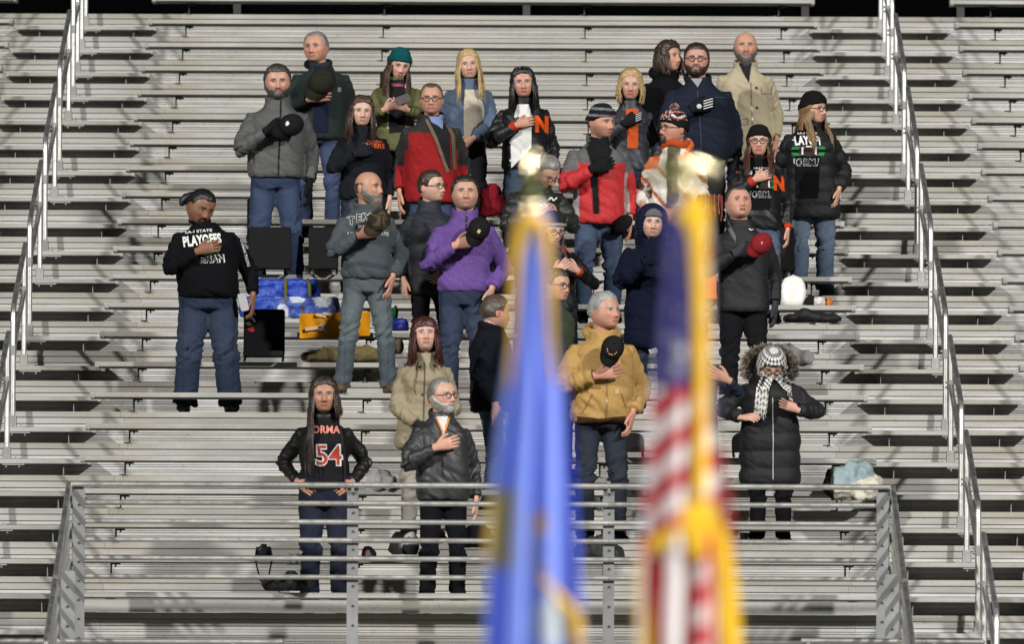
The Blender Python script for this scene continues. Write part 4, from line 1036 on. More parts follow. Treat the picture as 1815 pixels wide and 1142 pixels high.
def fur_hood(p):
    r = random.Random(5); b = MB(); s = p.s; c0 = p.hc+A(0, 0.05, -0.045)*s
    for i in range(2200):
        a_ = r.uniform(-0.55, math.pi+0.55); rad = 0.195*s; base = c0+A(math.cos(a_)*rad*1.02, 0.02*r.uniform(-1,1), math.sin(a_)*rad*0.80-0.02*s)
        base = base+A(r.uniform(-1,1), r.uniform(-1,1), r.uniform(-1,1))*0.020*s
        out = nrm(A(math.cos(a_), r.uniform(-1.3,0.3), math.sin(a_)*0.9)+A(r.uniform(-1,1), r.uniform(-1,1), r.uniform(-1,1))*0.7); L = r.uniform(0.03, 0.075)*s
        cc = A(0.20,0.165,0.125)*r.uniform(0.35, 1.9); n = nrm(np.cross(out, A(0.3,1,0.2)))*0.0042*s
        b.add([base-n, base+n, base+out*L*0.6+n*0.7, base+out*L+A(0,0,-0.01), base+out*L*0.6-n*0.7], [(0,1,2,3,4)], cc)
    a2 = np.linspace(-0.6, math.pi+0.6, 24); V, F = tube([c0+A(math.cos(t)*0.195*s, 0.015, math.sin(t)*0.155*s-0.02*s) for t in a2], 0.034*s, 8); b.add(V, F, (0.10,0.08,0.06))
    b.build('fur_trim', M['hair'], p.root)
    # the dark cloth of the hood lying behind the head
    V, F = ball(c0+A(0,0.06,-0.03)*s, A(0.15,0.10,0.13)*s, 18, 12); MB().add(V, F, (0.011,0.011,0.013)).build('hood', M['nylon'], p.root)

def crowd_middle():
    # playoffs man
    loc, H = spot(370, 2, 330)
    p = person('big man in black playoffs sweatshirt and ponytail, hand on heart, looking down', H, loc, 0.06, w=1.36, d=1.45, belly=0.05, skin=(0.215,0.105,0.062), fat=0.8, hair='short+pony+slick', haircol=(0.010,0.009,0.009), beard='goatee', beardcol=(0.012,0.01,0.01), head=(30,-28,11), headx=-0.085, tshift=-0.02,
               top=(0.0040,0.0044,0.0062), topmat='cotton', hem=0.885, bulk=0.020, amp=0.012, collar='crew', rarm='heart', larm=((-0.345,-0.05,0.91), (-0.5,1,0), (0.05,-0.15,-1), (1,0.2,0), (0,-1,0)), legs=(0.022,0.034,0.075), legbulk=0.022, legw=1.08, stance=0.175, seed=11)
    q = pix(p); b = MB()
    text(p, b, '6A-I STATE', *q(358,412), 0.030, WHITE, 0.02, sxx=1.4, rot=0.08)
    text(p, b, 'PLAYOFFS', *q(364,434), 0.108, WHITE, 0.045, sxx=0.58, rot=0.10)
    poly(p, b, [q(330,446), q(390,440), q(392,448), q(330,453)], GREEN); poly(p, b, [q(345,452), q(385,448), q(388,455), q(345,459)], GREEN)
    outlined(p, b, '19', *q(388,446), 0.055, BLACK, WHITE, 0.02, rot=0.06)
    outlined(p, b, 'NORMAN', *q(366,466), 0.078, BLACK, WHITE, 0.04, sxx=0.84, rot=0.05); prints(p, b, 'shirt_print')
    b = MB(); text(p, b, 'NORMAN TIGERS', *q(437,444), 0.030, WHITE, 0.02, rot=-1.35, bvh=p.bvh_all); prints(p, b, 'sleeve_print')
    phone('grey phone hanging in the hand of the playoffs sweatshirt man', 431, 536, loc[1]-0.13, (math.radians(80), math.radians(-12), 0.3), (0.05,0.05,0.055))
    # TEXAS man, up on the bench
    loc, H = spot(650, 2, 304, bench=True)
    p = person('bald grey-bearded man in grey lettered hoodie standing up on a bench', H, loc, 0.10, w=1.15, d=1.15, belly=0.02, skin=(0.47,0.25,0.17), hair='horse', haircol=(0.06,0.045,0.035), beard='long', beardcol=(0.17,0.15,0.13), brow=(0.05,0.035,0.025), head=(48,2,0),
               top=(0.062,0.074,0.083), topmat='cotton', hem=0.90, bulk=0.018, amp=0.012, collar='hoodie', rarm='heart', larm='pocket', legs=(0.075,0.100,0.135), legbulk=0.006, stance=0.185, shoes=(0.10,0.062,0.030), seed=12)
    q = pix(p); b = MB(); WT = (0.62,0.62,0.60)
    for s_, uu, vv, sz in (('T',624,397,0.085),('E',638,393,0.085),('X',653,391,0.085),('A',668,392,0.085),('S',682,396,0.085)): outlined(p, b, s_, *q(uu,vv), sz, BLACK, WT, 0.03)
    poly(p, b, [q(630,398), q(668,396), q(668,404), q(630,406)], BLACK); text(p, b, 'EST. 1845', *q(650,404), 0.030, WT, 0.02, off=0.010)
    text(p, b, 'LONE STAR STATE', *q(654,417), 0.038, WT, 0.025); prints(p, b, 'shirt_print')
    panel(p, [q(600,470), q(640,462), q(690,470), q(690,478), q(640,470), q(602,478)], (0.045,0.055,0.062), 'front_pocket', 'cotton', 0.004)
    cap('brown camouflage cap held over the heart by the grey-hoodie man', 672, 392, loc[1]-0.30, (0.045,0.034,0.022), (-0.55,0,-0.8), (0.05,-0.85,0.5), 0.100, camo=True)
    # purple fleece
    loc, H = spot(823, 2, 314)
    p = person('young man in purple half-zip fleece holding a black cap over his heart', H, loc, 0.0, w=1.20, d=1.15, skin=(0.52,0.30,0.215), fat=0.35, hair='short', haircol=(0.020,0.013,0.010), stubble=(0.20,0.13,0.10), head=(0,2,0),
               top=(0.125,0.068,0.25), topmat='fleece', hem=0.90, bulk=0.018, amp=0.010, collar='stand', rarm='heart', larm='pocket', legs=(0.024,0.036,0.078), legbulk=0.005, seed=13)
    q = pix(p); zipper(p, q(827,0)[0], q(0,412)[1], q(0,372)[1]); panel(p, [q(887,418), q(893,421), q(891,424), q(886,421)], BLACK, 'sleeve_zip', 'plastic', 0.008)
    cap('black cap with small gold star emblem held by the purple-fleece man', 849, 406, loc[1]-0.29, (0.009,0.009,0.010), (-0.45,0,-0.9), (0.25,-0.9,0.35), 0.100, group='caps held over the heart',
        logo=[[(-0.16,0.42),(0.10,0.42),(0.10,0.66),(-0.16,0.66)]], logocol=(0.50,0.42,0.18))
    # navy coat woman with glasses
    loc, H = spot(765, 3, 304)
    p = person('dark-haired woman with glasses in long navy coat behind the purple fleece', H, loc, 0.35, fem=1, w=1.12, d=1.15, skin=SK3, hair='tied', haircol=(0.045,0.022,0.013), head=(30,0,0), glasses=(0.012,0.01,0.01), top=(0.014,0.0175,0.026), topmat='nylon', hem=0.72, bulk=0.025, puff=0.14, amp=0.009, collar='stand', rarm='down', larm='clasp', legs=BLACK, legmat='cotton', seed=14,
               top_fn=lambda C, X, reg: C.__setitem__(X[:,2] < 1.05, A(0.008,0.009,0.011)))
    # puffer man bending
    loc, H = spot(948, 4, 292, tall=0.10)
    p = person('grey-haired man in dark green puffer jacket bowing his head behind the flag', H, loc, 0.25, w=1.3, d=1.3, skin=SK2, hair='short', haircol=(0.22,0.21,0.19), head=(20,-42,0), glasses=(0.03,0.03,0.03), top=(0.012,0.0155,0.0115), topmat='gloss', hem=0.82, bulk=0.032, puff=0.10, collar='stand', bend=0.10, rarm='phone', larm='phone', legs=DJEAN, seed=15, headx=0.03)
    q = pix(p); b = MB(); strip(p, b, [q(970,355), q(976,350), q(980,356), q(988,350)], 0.012, WHITE); prints(p, b, 'print')
    # grey beanie varsity woman behind the flag
    loc, H = spot(988, 2, 376)
    p = person('woman in grey beanie and black letter jacket with orange cuffs beside the blue flag', H, loc, 0.25, fem=1, w=1.1, d=1.1, skin=SK3, hair='long', haircol=(0.045,0.014,0.010), hat='beanie', hatcol=(0.02,0.022,0.024), glasses=(0.015,0.012,0.012), head=(15,-18,0), top=(0.006,0.006,0.0075), topmat='leather', hem=0.88, bulk=0.018, cuffcol=(0.40,0.05,0.02), collar='stand', headx=-0.07,
               rarm=((-0.10,-0.30,1.20), (-1,0.3,-0.8), (0.5,-0.3,0.5), (0.3,0.8,0), (0,-0.2,1)), larm=((-0.12,-0.28,1.23), (-1,0.3,-0.8), (0.6,-0.3,0.3), (0.3,0.8,0), (0,-0.2,1)), legs=DJEAN, seed=16,
               hat_fn=lambda C, V: C.__setitem__(V[:,2]-np.interp(np.degrees(np.abs(np.arctan2(V[:,0], -V[:,1]))), [0,40,90,180], [0.048,0.044,0.012,-0.025]) < 0.030, A(0.28,0.28,0.28)))
    q = pix(p); b = MB(); text(p, b, 'N', *q(1012,446), 0.13, ORANGE, 0.05); prints(p, b, 'letter')
    # navy hooded woman
    loc, H = spot(1157, 2, 368)
    p = person('woman in grey beanie and oversized navy hooded coat, arms folded up', H, loc, 0.0, fem=1, w=1.22, d=1.25, skin=SK3, hat='beanie', hatcol=(0.11,0.11,0.12), head=(2,0,0), top=(0.0045,0.0065,0.019), topmat='fleece', hem=0.56, bulk=0.040, flare=0.02, amp=0.016, collar='hoodie', rarm='hearthi', larm=((-0.10,-0.30,1.17), (-1,0.2,-0.9), (0.9,0,0.2), (0,1,0), (0,0,1)), gloves={'col': (0.005,0.007,0.019)}, legs=DJEAN, seed=17, sleeve=1.15)
    P = head_shape(1, 0, seed=17); z = P[:,2]; zl = np.interp(APHI, [0,30,45,58,75,180], [0.085,0.070,0.02,-0.05,-0.13,-0.2]); m = sm(-0.004, 0.012, z-zl)
    hv, hf = shell(P, p.headN, m, 0.034, 0.006, 25, 9, 0.0); MB().add(p.TR(hv), hf, (0.0085,0.012,0.030)).build('hood', M['fleece'], p.root)
    # black jacket man
    loc, H = spot(1318, 2, 332)
    p = person('man in black zip jacket singing, grey-gloved hand holding a maroon hat', H, loc, 0.05, w=1.18, d=1.15, skin=(0.52,0.28,0.205), fat=0.45, hair='buzz', haircol=(0.09,0.075,0.06), brow=(0.08,0.06,0.045), head=(14,9,0), mouth_open=1, headx=-0.03,
               top=(0.0085,0.009,0.0105), topmat='nylon', hem=0.79, bulk=0.018, amp=0.008, collar='stand', rarm='heart', larm='down', gloves={'col': (0.040,0.042,0.046), 'mat': 'knit'}, legs=(0.007,0.0075,0.009), legmat='cotton', legbulk=0.006, seed=18)
    q = pix(p); b = MB(); poly(p, b, [q(1330,405), q(1335,408), q(1345,403), q(1336,406), q(1332,404)], WHITE); prints(p, b, 'emblem')
    panel(p, [q(1288,392), q(1296,390), q(1308,420), q(1306,430)], (0.10,0.105,0.115), 'lapel', 'nylon')
    hat_maroon = cap('maroon knit hat in the grey glove of the singing man', 1349, 432, loc[1]-0.29, (0.20,0.012,0.018), (-0.6,0,-0.6), (0.35,-0.85,0.35), 0.092, squash=1.1, logo=[[(0.0,0.30),(0.10,0.34),(0.02,0.40),(-0.10,0.44)]], logocol=WHITE)

def crowd_back():
    # grey softshell man
    loc, H = spot(489, 6, 116)
    p = person('bearded man in grey softshell jacket with black gloves, holding a black cap', H, loc, 0.0, w=1.27, d=1.2, belly=0.02, skin=(0.50,0.275,0.20), hair='short', haircol=(0.040,0.034,0.030), beard='full', beardcol=(0.065,0.055,0.048), brow=(0.03,0.02,0.016), head=(0,-2,0), fat=0.3,
               top=(0.078,0.080,0.079), topmat='nylon', hem=0.885, bulk=0.022, amp=0.010, collar='stand', collarcol=(0.01,0.01,0.011), rarm='heart', larm='down', gloves={'col': (0.009,0.009,0.010), 'mat': 'knit'}, legs=(0.030,0.048,0.115), legbulk=0.010, seed=21, stance=0.15)
    q = pix(p); zipper(p, q(495,0)[0], q(0,312)[1], q(0,172)[1]); pocket(p, [q(448,262), q(450,290)], (0.02,)*3); panel(p, [q(474,232), q(482,228), q(480,236)], WHITE, 'glove_mark', 'print', 0.01) if False else None
    cap('black cap with white wolf-head emblem held by the grey softshell man', 516, 222, loc[1]-0.30, (0.008,0.008,0.010), (-0.85,0,-0.5), (0.15,-0.9,0.35), 0.108,
        logo=[[(-0.12,0.32),(0.14,0.30),(0.22,0.44),(0.10,0.40),(0.14,0.56),(0.0,0.50),(-0.02,0.62),(-0.16,0.52)]])
    # green work jacket man
    loc, H = spot(566, 8, 57)
    p = person('grey-haired man in dark green work jacket in the back row, left end', H, loc, -0.05, w=1.27, d=1.2, belly=0.02, skin=(0.50,0.26,0.185), fat=0.3, hair='receding', haircol=(0.20,0.19,0.18), brow=(0.09,0.08,0.07), head=(-14,0,0), headx=-0.03,
               top=(0.017,0.026,0.024), topmat='canvas', hem=0.84, bulk=0.026, amp=0.011, collar='shirt', rarm='heartlo', larm='down', legs=(0.035,0.055,0.13), seed=22)
    q = pix(p); panel(p, [q(552,108), q(580,108), q(582,235), q(556,235)], (0.010,0.012,0.030), 'hoodie', 'cotton', 0.005)
    a2 = np.linspace(-0.5, math.pi+0.5, 16); V, F = tube([p.hc+A(math.cos(t)*0.085, math.sin(t)*0.09+0.02, -0.135+0.03*math.sin(t)) for t in a2], 0.032, 10); MB().add(V, F, (0.009,0.011,0.028)).build('hood', M['cotton'], p.root)
    panel(p, [q(595,154), q(601,154), q(601,162), q(595,162)], (0.25,0.22,0.17), 'patch', 'canvas')
    cap('large dark olive hat held at the chest of the green-jacket man', 571, 145, loc[1]-0.31, (0.016,0.017,0.010), (-0.5,0,-0.8), (0.1,-0.85,0.5), 0.128)
    # parka woman with teal beanie
    loc, H = spot(702, 8, 86)
    p = person('smiling woman in teal beanie and olive parka looking at her phone', H, loc, 0.0, fem=1, w=1.12, d=1.15, skin=SK3, hair='long+short', haircol=(0.05,0.022,0.012), hat='beanie', hatcol=(0.004,0.070,0.080), head=(12,-16,4), lips=(0.42,0.16,0.14),
               top=(0.085,0.088,0.028), topmat='nylon', hem=0.80, bulk=0.026, amp=0.013, collar='hoodie', rarm='phone', larm='phone', legs=BLACK, legmat='cotton', seed=23, headx=0.0)
    q = pix(p); panel(p, [q(690,140), q(715,140), q(718,232), q(690,236)], (0.012,0.011,0.013), 'shirt'); b = MB()
    for t in np.linspace(0, 1, 26): V, F = ball((0.055*p.s+0.055*t+0.01*math.sin(t*40), -0.115*p.s+0.06*t+0.012*math.sin(t*23), (1.335+0.10*t)*p.s), 0.019+0.005*math.sin(t*31), 8, 6); b.add(V, F, (0.62,0.58,0.50))
    for t in np.linspace(0, 1, 16): V, F = ball((-0.05*p.s-0.03*t, -0.115*p.s+0.04*t, (1.335+0.08*t)*p.s), 0.012, 8, 6); b.add(V, F, (0.62,0.58,0.50))
    b.build('sherpa_lining', M['fleece'], p.root); zipper(p, q(688,0)[0], q(0,225)[1], q(0,150)[1], (0.35,0.33,0.28), 0.006)
    b = MB(); text(p, b, 'TIGERS', *q(703,152), 0.035, (0.5,0.12,0.2), 0.02); prints(p, b, 'shirt_print')
    phone('phone in both hands of the woman in the teal beanie', 714, 176, loc[1]-0.37, (math.radians(62), math.radians(68), 0.0), (0.05,0.03,0.03))
    # navy TIGERS hoodie woman
    loc, H = spot(641, 6, 172)
    p = person('brown-haired woman in dark hoodie with small orange print, arm across her chest', H, loc, 0.05, fem=1, w=1.22, d=1.2, skin=SK3, fat=0.4, hair='long+short', haircol=(0.045,0.022,0.014), head=(6,0,0), headx=-0.02, top=(0.010,0.011,0.015), topmat='cotton', hem=0.84, bulk=0.022, amp=0.011, collar='hoodie', rarm='heart', larm='down', gloves={'col': (0.015,0.016,0.02), 'side': -1}, legs=DJEAN, seed=24)
    q = pix(p); b = MB(); text(p, b, 'TIGERS', *q(660,262), 0.062, (0.62,0.11,0.03), 0.03); text(p, b, 'NORMAN', *q(662,252), 0.030, (0.62,0.11,0.03), 0.02); poly(p, b, [q(638,262), q(644,254), q(650,262)], (0.62,0.11,0.03)); prints(p, b, 'shirt_print')
    # red and charcoal jacket man
    loc, H = spot(765, 6, 149)
    def rc(C, X, reg):
        ch = A(0.030,0.030,0.031); C[(reg == 0) & (X[:,2] > 1.335+0.06*np.abs(X[:,0]))] = ch
        for i in (1, 3): C[reg == i] = ch
        C[(reg == 2) | (reg == 4)] = A(0.25,0.014,0.016); m = ((reg == 2) | (reg == 4)) & (np.abs(X[:,0]) > 0.30); C[m] = ch
        C[(reg == 0) & (np.abs(X[:,0]) > 0.19) & (X[:,2] > 1.2)] = ch
    p = person('tall man with glasses in red and charcoal fleece jacket over a blue shirt', H, loc, 0.0, w=1.26, d=1.2, belly=0.02, skin=(0.50,0.27,0.19), hair='receding', haircol=(0.09,0.065,0.045), head=(0,2,0), glasses=(0.02,0.018,0.018), top=(0.25,0.014,0.016), topmat='fleece', hem=0.76, bulk=0.026, amp=0.010, collar='shirt', top_fn=rc, rarm='down', larm='down', legs=JEAN, seed=25)
    q = pix(p); panel(p, [q(757,205), q(785,205), q(797,235), q(799,300), q(790,290), q(770,240)], (0.014,0.014,0.016), 'sweater'); panel(p, [q(757,202), q(786,202), q(784,228), q(776,222), q(765,216)], (0.17,0.23,0.40), 'shirt', 'cotton', 0.010)
    b = MB(); strip(p, b, [q(755,210), q(772,245), q(794,305)], 0.028, (0.11,0.085,0.05), off=0.012); strip(p, b, [q(786,206), q(803,240), q(806,300)], 0.030, (0.11,0.085,0.05), off=0.012); prints(p, b, 'lining', 'nylon')
    # blonde in the denim jacket
    loc, H = spot(829, 8, 90)
    p = person('long-haired blonde woman in blue denim jacket over cream sweater', H, loc, 0.0, fem=1, w=1.22, d=1.2, skin=(0.56,0.34,0.25), fat=0.5, hair='long', haircol=(0.42,0.29,0.13), brow=(0.14,0.09,0.05), head=(0,0,-3), top=(0.095,0.130,0.195), topmat='denim', hem=0.90, bulk=0.020, amp=0.012, collar='shirt', collarcol=(0.45,0.40,0.32), rarm='down', larm='clasp', legs=(0.012,0.013,0.018), seed=26)
    q = pix(p); panel(p, [q(820,158), q(846,158), q(857,195), q(852,248), q(823,250), q(820,195)], (0.50,0.45,0.36), 'sweater', 'knit', 0.007)
    # varsity jacket woman with black hair
    loc, H = spot(929, 7, 121)
    def vs(C, X, reg): C[reg > 0] = A(0.012,0.012,0.013)
    p = person('black-haired woman in black letter jacket with large orange N over white hoodie', H, loc, 0.0, fem=1, w=1.25, d=1.2, skin=(0.50,0.28,0.20), fat=0.3, hair='long+short', haircol=(0.007,0.006,0.006), lips=(0.45,0.08,0.08), head=(3,-2,0), top=(0.008,0.0085,0.013), topmat='leather', hem=0.86, bulk=0.026, amp=0.013, collar='stand', top_fn=vs, cuffcol=(0.42,0.035,0.015), rarm='heart', larm='down', legs=(0.055,0.085,0.16), seed=27)
    q = pix(p); panel(p, [q(918,184), q(938,184), q(943,205), q(942,262), q(906,298), q(905,230)], (0.66,0.66,0.64), 'hoodie', 'cotton', 0.008)
    b = MB(); text(p, b, 'N', *q(961,232), 0.185, ORANGE, 0.06, off=0.010, sxx=0.85); prints(p, b, 'letter', 'fleece')
    for vv in (190, 222, 252, 284): panel(p, [q(903,vv-2), q(907,vv-2), q(907,vv+2), q(903,vv+2)], WHITE, 'snap', 'plastic', 0.012)
    gb = MB()
    for sg in (-1, 1): V, F = ball((sg*0.032,-0.055,0.118), (0.028,0.010,0.014), 10, 7); gb.add(p.TR(V), F, (0.006,0.006,0.006))
    gb.build('sunglasses', M['plastic'], p.root)
    # blonde bob in leather
    loc, H = spot(1116, 7, 126)
    p = person('woman with blonde bob in dark leather jacket over orange shirt, gloved hand on chest', H, loc, 0.0, fem=1, w=1.08, d=1.05, skin=(0.53,0.31,0.235), hair='bob', haircol=(0.40,0.27,0.12), brow=(0.15,0.10,0.05), lips=(0.42,0.10,0.09), head=(0,1,0), top=(0.030,0.034,0.042), topmat='leather', hem=0.86, bulk=0.018, amp=0.012, collar='shirt', rarm='hearthi', larm='down', gloves={'col': (0.012,0.012,0.014), 'side': -1}, legs=DJEAN, seed=28)
    q = pix(p); panel(p, [q(1108,192), q(1130,192), q(1131,262), q(1112,262)], (0.50,0.085,0.02), 'shirt', 'cotton', 0.007)
    b = MB(); S_, E, Wp, fd, nd, td = p.arms[-1]
    for i in range(4): 
        o_ = Wp+nrm(fd)*0.115*p.s+A(-0.006,-0.032,0.030-0.019*i)*p.s; b.tube([o_, o_+nrm(fd)*0.055*p.s], 0.0045, 6, c=(0.45,0.45,0.43))
    b.build('glove_print', M['print'], p.root)
    # dark-haired woman in black coat at the back
    loc, H = spot(1178, 8, 76)
    p = person('brown-haired woman in black hooded coat looking right in the back row', H, loc, 0.45, fem=1, w=1.12, d=1.1, skin=(0.50,0.27,0.185), hair='bob', haircol=(0.040,0.022,0.014), head=(26,0,0), top=(0.005,0.005,0.0065), topmat='cotton', hem=0.74, bulk=0.028, collar='hoodie', amp=0.011, legs=BLACK, legmat='cotton', seed=29)
    # big man in dark denim
    loc, H = spot(1243, 7, 79)
    p = person('large bearded man with black glasses in dark denim jacket', H, loc, 0.05, w=1.40, d=1.35, belly=0.03, skin=(0.50,0.27,0.20), fat=0.6, hair='short', haircol=(0.022,0.015,0.011), beard='full', beardcol=(0.040,0.018,0.011), glasses=(0.008,0.007,0.007), head=(-3,1,0), headx=-0.02,
               top=(0.011,0.0145,0.027), topmat='denim', hem=0.84, bulk=0.022, amp=0.011, collar='shirt', rarm='heart', larm='down', gloves={'col': (0.010,0.011,0.016)}, legs=(0.011,0.012,0.015), legmat='cotton', seed=30)
    q = pix(p); panel(p, [q(1229,138), q(1250,138), q(1241,154)], (0.28,0.28,0.29), 'undershirt', 'cotton', 0.012); b = MB()
    strip(p, b, [q(1264,172), q(1292,172)], 0.008, (0.035,0.042,0.07), off=0.006); strip(p, b, [q(1240,160), q(1242,240), q(1243,300)], 0.010, (0.030,0.036,0.06), off=0.006); prints(p, b, 'stitching')
    S_, E, Wp, fd, nd, td = p.arms[-1]; b = MB()
    for i in range(4):
        o_ = Wp+nrm(fd)*0.085*p.s+A(0,-0.036,0.030-0.020*i)*p.s; b.tube([o_, o_+nrm(fd)*0.04*p.s, o_+nrm(fd)*0.075*p.s], 0.0050, 6, c=(0.62,0.62,0.60))
    V, F = ball(Wp+nrm(fd)*0.05*p.s+A(0,-0.030,0)*p.s, A(0.022,0.008,0.020)*p.s, 8, 6); b.add(V, F, (0.55,0.55,0.53)); b.build('glove_print', M['print'], p.root)
    # bald man in the beige coat
    loc, H = spot(1325, 8, 57)
    p = person('bald man with long grey beard in beige barn coat, back row right end', H, loc, 0.0, w=1.15, d=1.1, skin=(0.49,0.26,0.18), hair='horse', haircol=(0.05,0.04,0.03), beard='long', beardcol=(0.12,0.10,0.085), brow=(0.05,0.04,0.03), head=(0,0,0), top=(0.40,0.345,0.235), topmat='canvas', hem=0.66, bulk=0.024, flare=0.02, amp=0.010, collar='shirt', collarcol=(0.11,0.085,0.055), rarm='down', larm='down', legs=DJEAN, seed=31)
    q = pix(p); panel(p, [q(1312,108), q(1337,108), q(1334,125), q(1331,146), q(1322,130)], (0.016,0.017,0.024), 'shirt'); zipper(p, q(1335,0)[0], q(0,290)[1], q(0,140)[1], (0.22,0.18,0.12), 0.010)
    pocket(p, [q(1353,152), q(1353,166), q(1372,164), q(1371,150)], (0.20,0.165,0.10), 0.007); pocket(p, [q(1306,212), q(1326,210), q(1326,220), q(1306,222)], (0.20,0.165,0.10), 0.007)
    for vv in (155, 190): panel(p, [q(1342,vv-2), q(1346,vv-2), q(1346,vv+2), q(1342,vv+2)], (0.03,0.022,0.015), 'button', 'plastic', 0.010)

    # red ski jacket man
    loc, H = spot(1061, 5, 188)
    def ski(C, X, reg):
        gy = A(0.095,0.098,0.100); C[(reg == 0) & (X[:,2] > 1.27+0.12*np.abs(X[:,0]))] = gy
        C[((reg == 1) | (reg == 3)) & (X[:,2] > 1.22)] = gy
        C[(reg == 4) & (np.abs(X[:,0]) < 0.255)] = A(0.30,0.30,0.30); C[(reg == 3) & (X[:,2] < 1.22) & (np.abs(X[:,0]) < 0.235)] = A(0.30,0.30,0.30)
        C[(reg == 0) & (X[:,0] < -0.165) & (X[:,2] < 1.1)] = A(0.30,0.30,0.30)
    p = person('man in red and grey ski jacket and striped beanie looking right', H, loc, 0.10, w=1.24, d=1.15, skin=(0.50,0.26,0.18), stubble=(0.17,0.11,0.08), hair='buzz', haircol=(0.05,0.035,0.025), hat='beanie', hatcol=(0.012,0.012,0.013), head=(42,-3,0), top=(0.43,0.018,0.022), topmat='nylon', hem=0.80, bulk=0.030, amp=0.012, collar='stand', top_fn=ski, rarm='heart', larm='down', gloves={'col': (0.010,0.010,0.011), 'side': -1}, legs=(0.042,0.066,0.135), legbulk=0.008, seed=32,
               hat_fn=lambda C, V: C.__setitem__((np.floor(V[:,2]*62+0.4) % 3 == 0) , A(0.17,0.18,0.19)))
    q = pix(p); panel(p, [q(1034,222), q(1078,228), q(1088,262), q(1078,290), q(1060,300), q(1062,378), q(1052,378), q(1048,290), q(1038,250)], (0.010,0.010,0.012), 'fleece_lining', 'fleece', 0.012)
    b = MB(); strip(p, b, [q(1018,248), q(1034,246), q(1036,262)], 0.040, (0.32,0.32,0.31), off=0.008); strip(p, b, [q(1084,255), q(1104,252)], 0.070, (0.32,0.32,0.31), off=0.010); prints(p, b, 'grey_patch', 'nylon')
    cap('black knit glove or hat dangling from the ski-jacket man', 1103, 398, loc[1]-0.15, (0.010,0.010,0.011), (-0.6,0,-0.5), (-0.3,-0.9,0.2), 0.075, squash=1.3, group='headwear held low')
    # OU beanie man wrapped in a striped throw
    loc, H = spot(1200, 5, 200)
    def throw(C, X, reg):
        v = X[:,0]*0.9+X[:,2]*0.9; C[:] = A(0.62,0.60,0.55)
        n = np.abs(((v*4.2) % 1)-0.5); C[n < 0.055] = A(0.60,0.13,0.03); C[(n >= 0.055) & (n < 0.075)] = A(0.05,0.04,0.04); m = (X[:,2] > 1.28) & (np.abs(X[:,0]) > 0.10); C[m] = A(0.60,0.13,0.03); C[(reg == 0) & (np.abs(X[:,0]-0.02) < 0.05)] = A(0.10,0.085,0.05)
        C[(reg == 0) & (X[:,2] < 0.93)] = A(0.02,0.02,0.022)
    p = person('man in patterned pompom beanie wrapped in orange and white striped throw', H, loc, -0.35, w=1.22, d=1.2, skin=(0.48,0.26,0.18), hair='buzz', haircol=(0.03,0.02,0.015), hat='beanie', hatcol=(0.009,0.009,0.010), beard='goatee', beardcol=(0.05,0.03,0.02), glasses=(0.02,0.02,0.02), head=(-34,0,0), top=(0.6,0.6,0.55), topmat='fleece', hem=0.80, bulk=0.030, flare=0.015, amp=0.015, collar='hoodie', top_fn=throw, rarm=((-0.26,-0.10,0.99), (-0.6,1,0), (0.1,-0.4,-0.9), (0.9,0.3,0), (0,-1,0)), larm='clasp', legs=DJEAN, seed=33,
               hat_fn=lambda C, V: (C.__setitem__((np.abs(((V[:,2]*34+np.abs(((V[:,0]*26) % 1)-0.5)*1.4) % 1)-0.5) < 0.13) & (V[:,2] > 0.065), A(0.6,0.6,0.58)), C.__setitem__((np.abs(((V[:,2]*34+0.35+np.abs(((V[:,0]*26) % 1)-0.5)*1.4) % 1)-0.5) < 0.10) & (V[:,2] > 0.065), A(0.40,0.03,0.02))))
    r = random.Random(3); b = MB(); c0 = p.TR(A(0,0.0,0.152)[None])[0]
    for i in range(260):
        d_ = nrm(A(r.gauss(0,1), r.gauss(0,1), r.gauss(0,1))); b.tube([c0, c0+d_*0.042], np.array([0.004,0.0015]), 4, c=[(0.4,0.06,0.02),(0.55,0.5,0.45),(0.02,0.02,0.02)][i % 3])
    b.build('pompom', M['knit'], p.root)
    b = MB(); a2 = np.linspace(0, 2*math.pi, 22); V, F = tube([p.hc+A(math.cos(t)*0.085, math.sin(t)*0.085+0.02, -0.125+0.012*math.sin(3*t)) for t in a2], 0.034, 10); b.add(V, F, (0.42,0.07,0.02)); b.build('scarf', M['knit'], p.root)
    b = MB()
    for i, (uu, vv) in enumerate([(1238+2.6*j, 346+random.uniform(-2,2)) for j in range(17)]):
        w0 = at(uu, vv, loc[1]-0.24); w1 = at(uu+random.uniform(-4,4), vv+random.uniform(22,46), loc[1]-0.25); V, F = tube([w0-A(*loc), (w0+w1)/2-A(*loc)+A(0.008*math.sin(i*2.1),0,0), w1-A(*loc)], 0.006, 6)
        c_, s_ = math.cos(0.35), math.sin(0.35); V = np.stack([V[:,0]*c_-V[:,1]*s_, V[:,0]*s_+V[:,1]*c_, V[:,2]], 1); b.add(V, F, [(0.20,0.035,0.03),(0.16,0.05,0.035),(0.26,0.13,0.09)][i % 3])
    b.build('fringe', M['knit'], p.root)
    # girl with black beanie, glasses and letter jacket
    loc, H = spot(1349, 5, 226)
    p = person('young woman in black beanie, glasses and black letter jacket, hand on heart', H, loc, 0.0, fem=1, w=1.10, d=1.1, skin=(0.54,0.32,0.235), fat=0.2, hair='long+short', haircol=(0.06,0.022,0.012), hat='beanie', hatcol=(0.008,0.008,0.009), glasses=(0.010,0.008,0.008), lips=(0.42,0.09,0.09), head=(0,0,0), top=(0.005,0.005,0.006), topmat='leather', hem=0.84, bulk=0.022, amp=0.012, collar='stand', top_fn=vs, cuffcol=(0.45,0.04,0.015), rarm='hearthi', larm='down', legs=(0.06,0.09,0.17), seed=34)
    q = pix(p); panel(p, [q(1338,270), q(1362,270), q(1370,330), q(1366,372), q(1330,372), q(1332,320)], (0.006,0.006,0.007), 'shirt', 'cotton', 0.002)
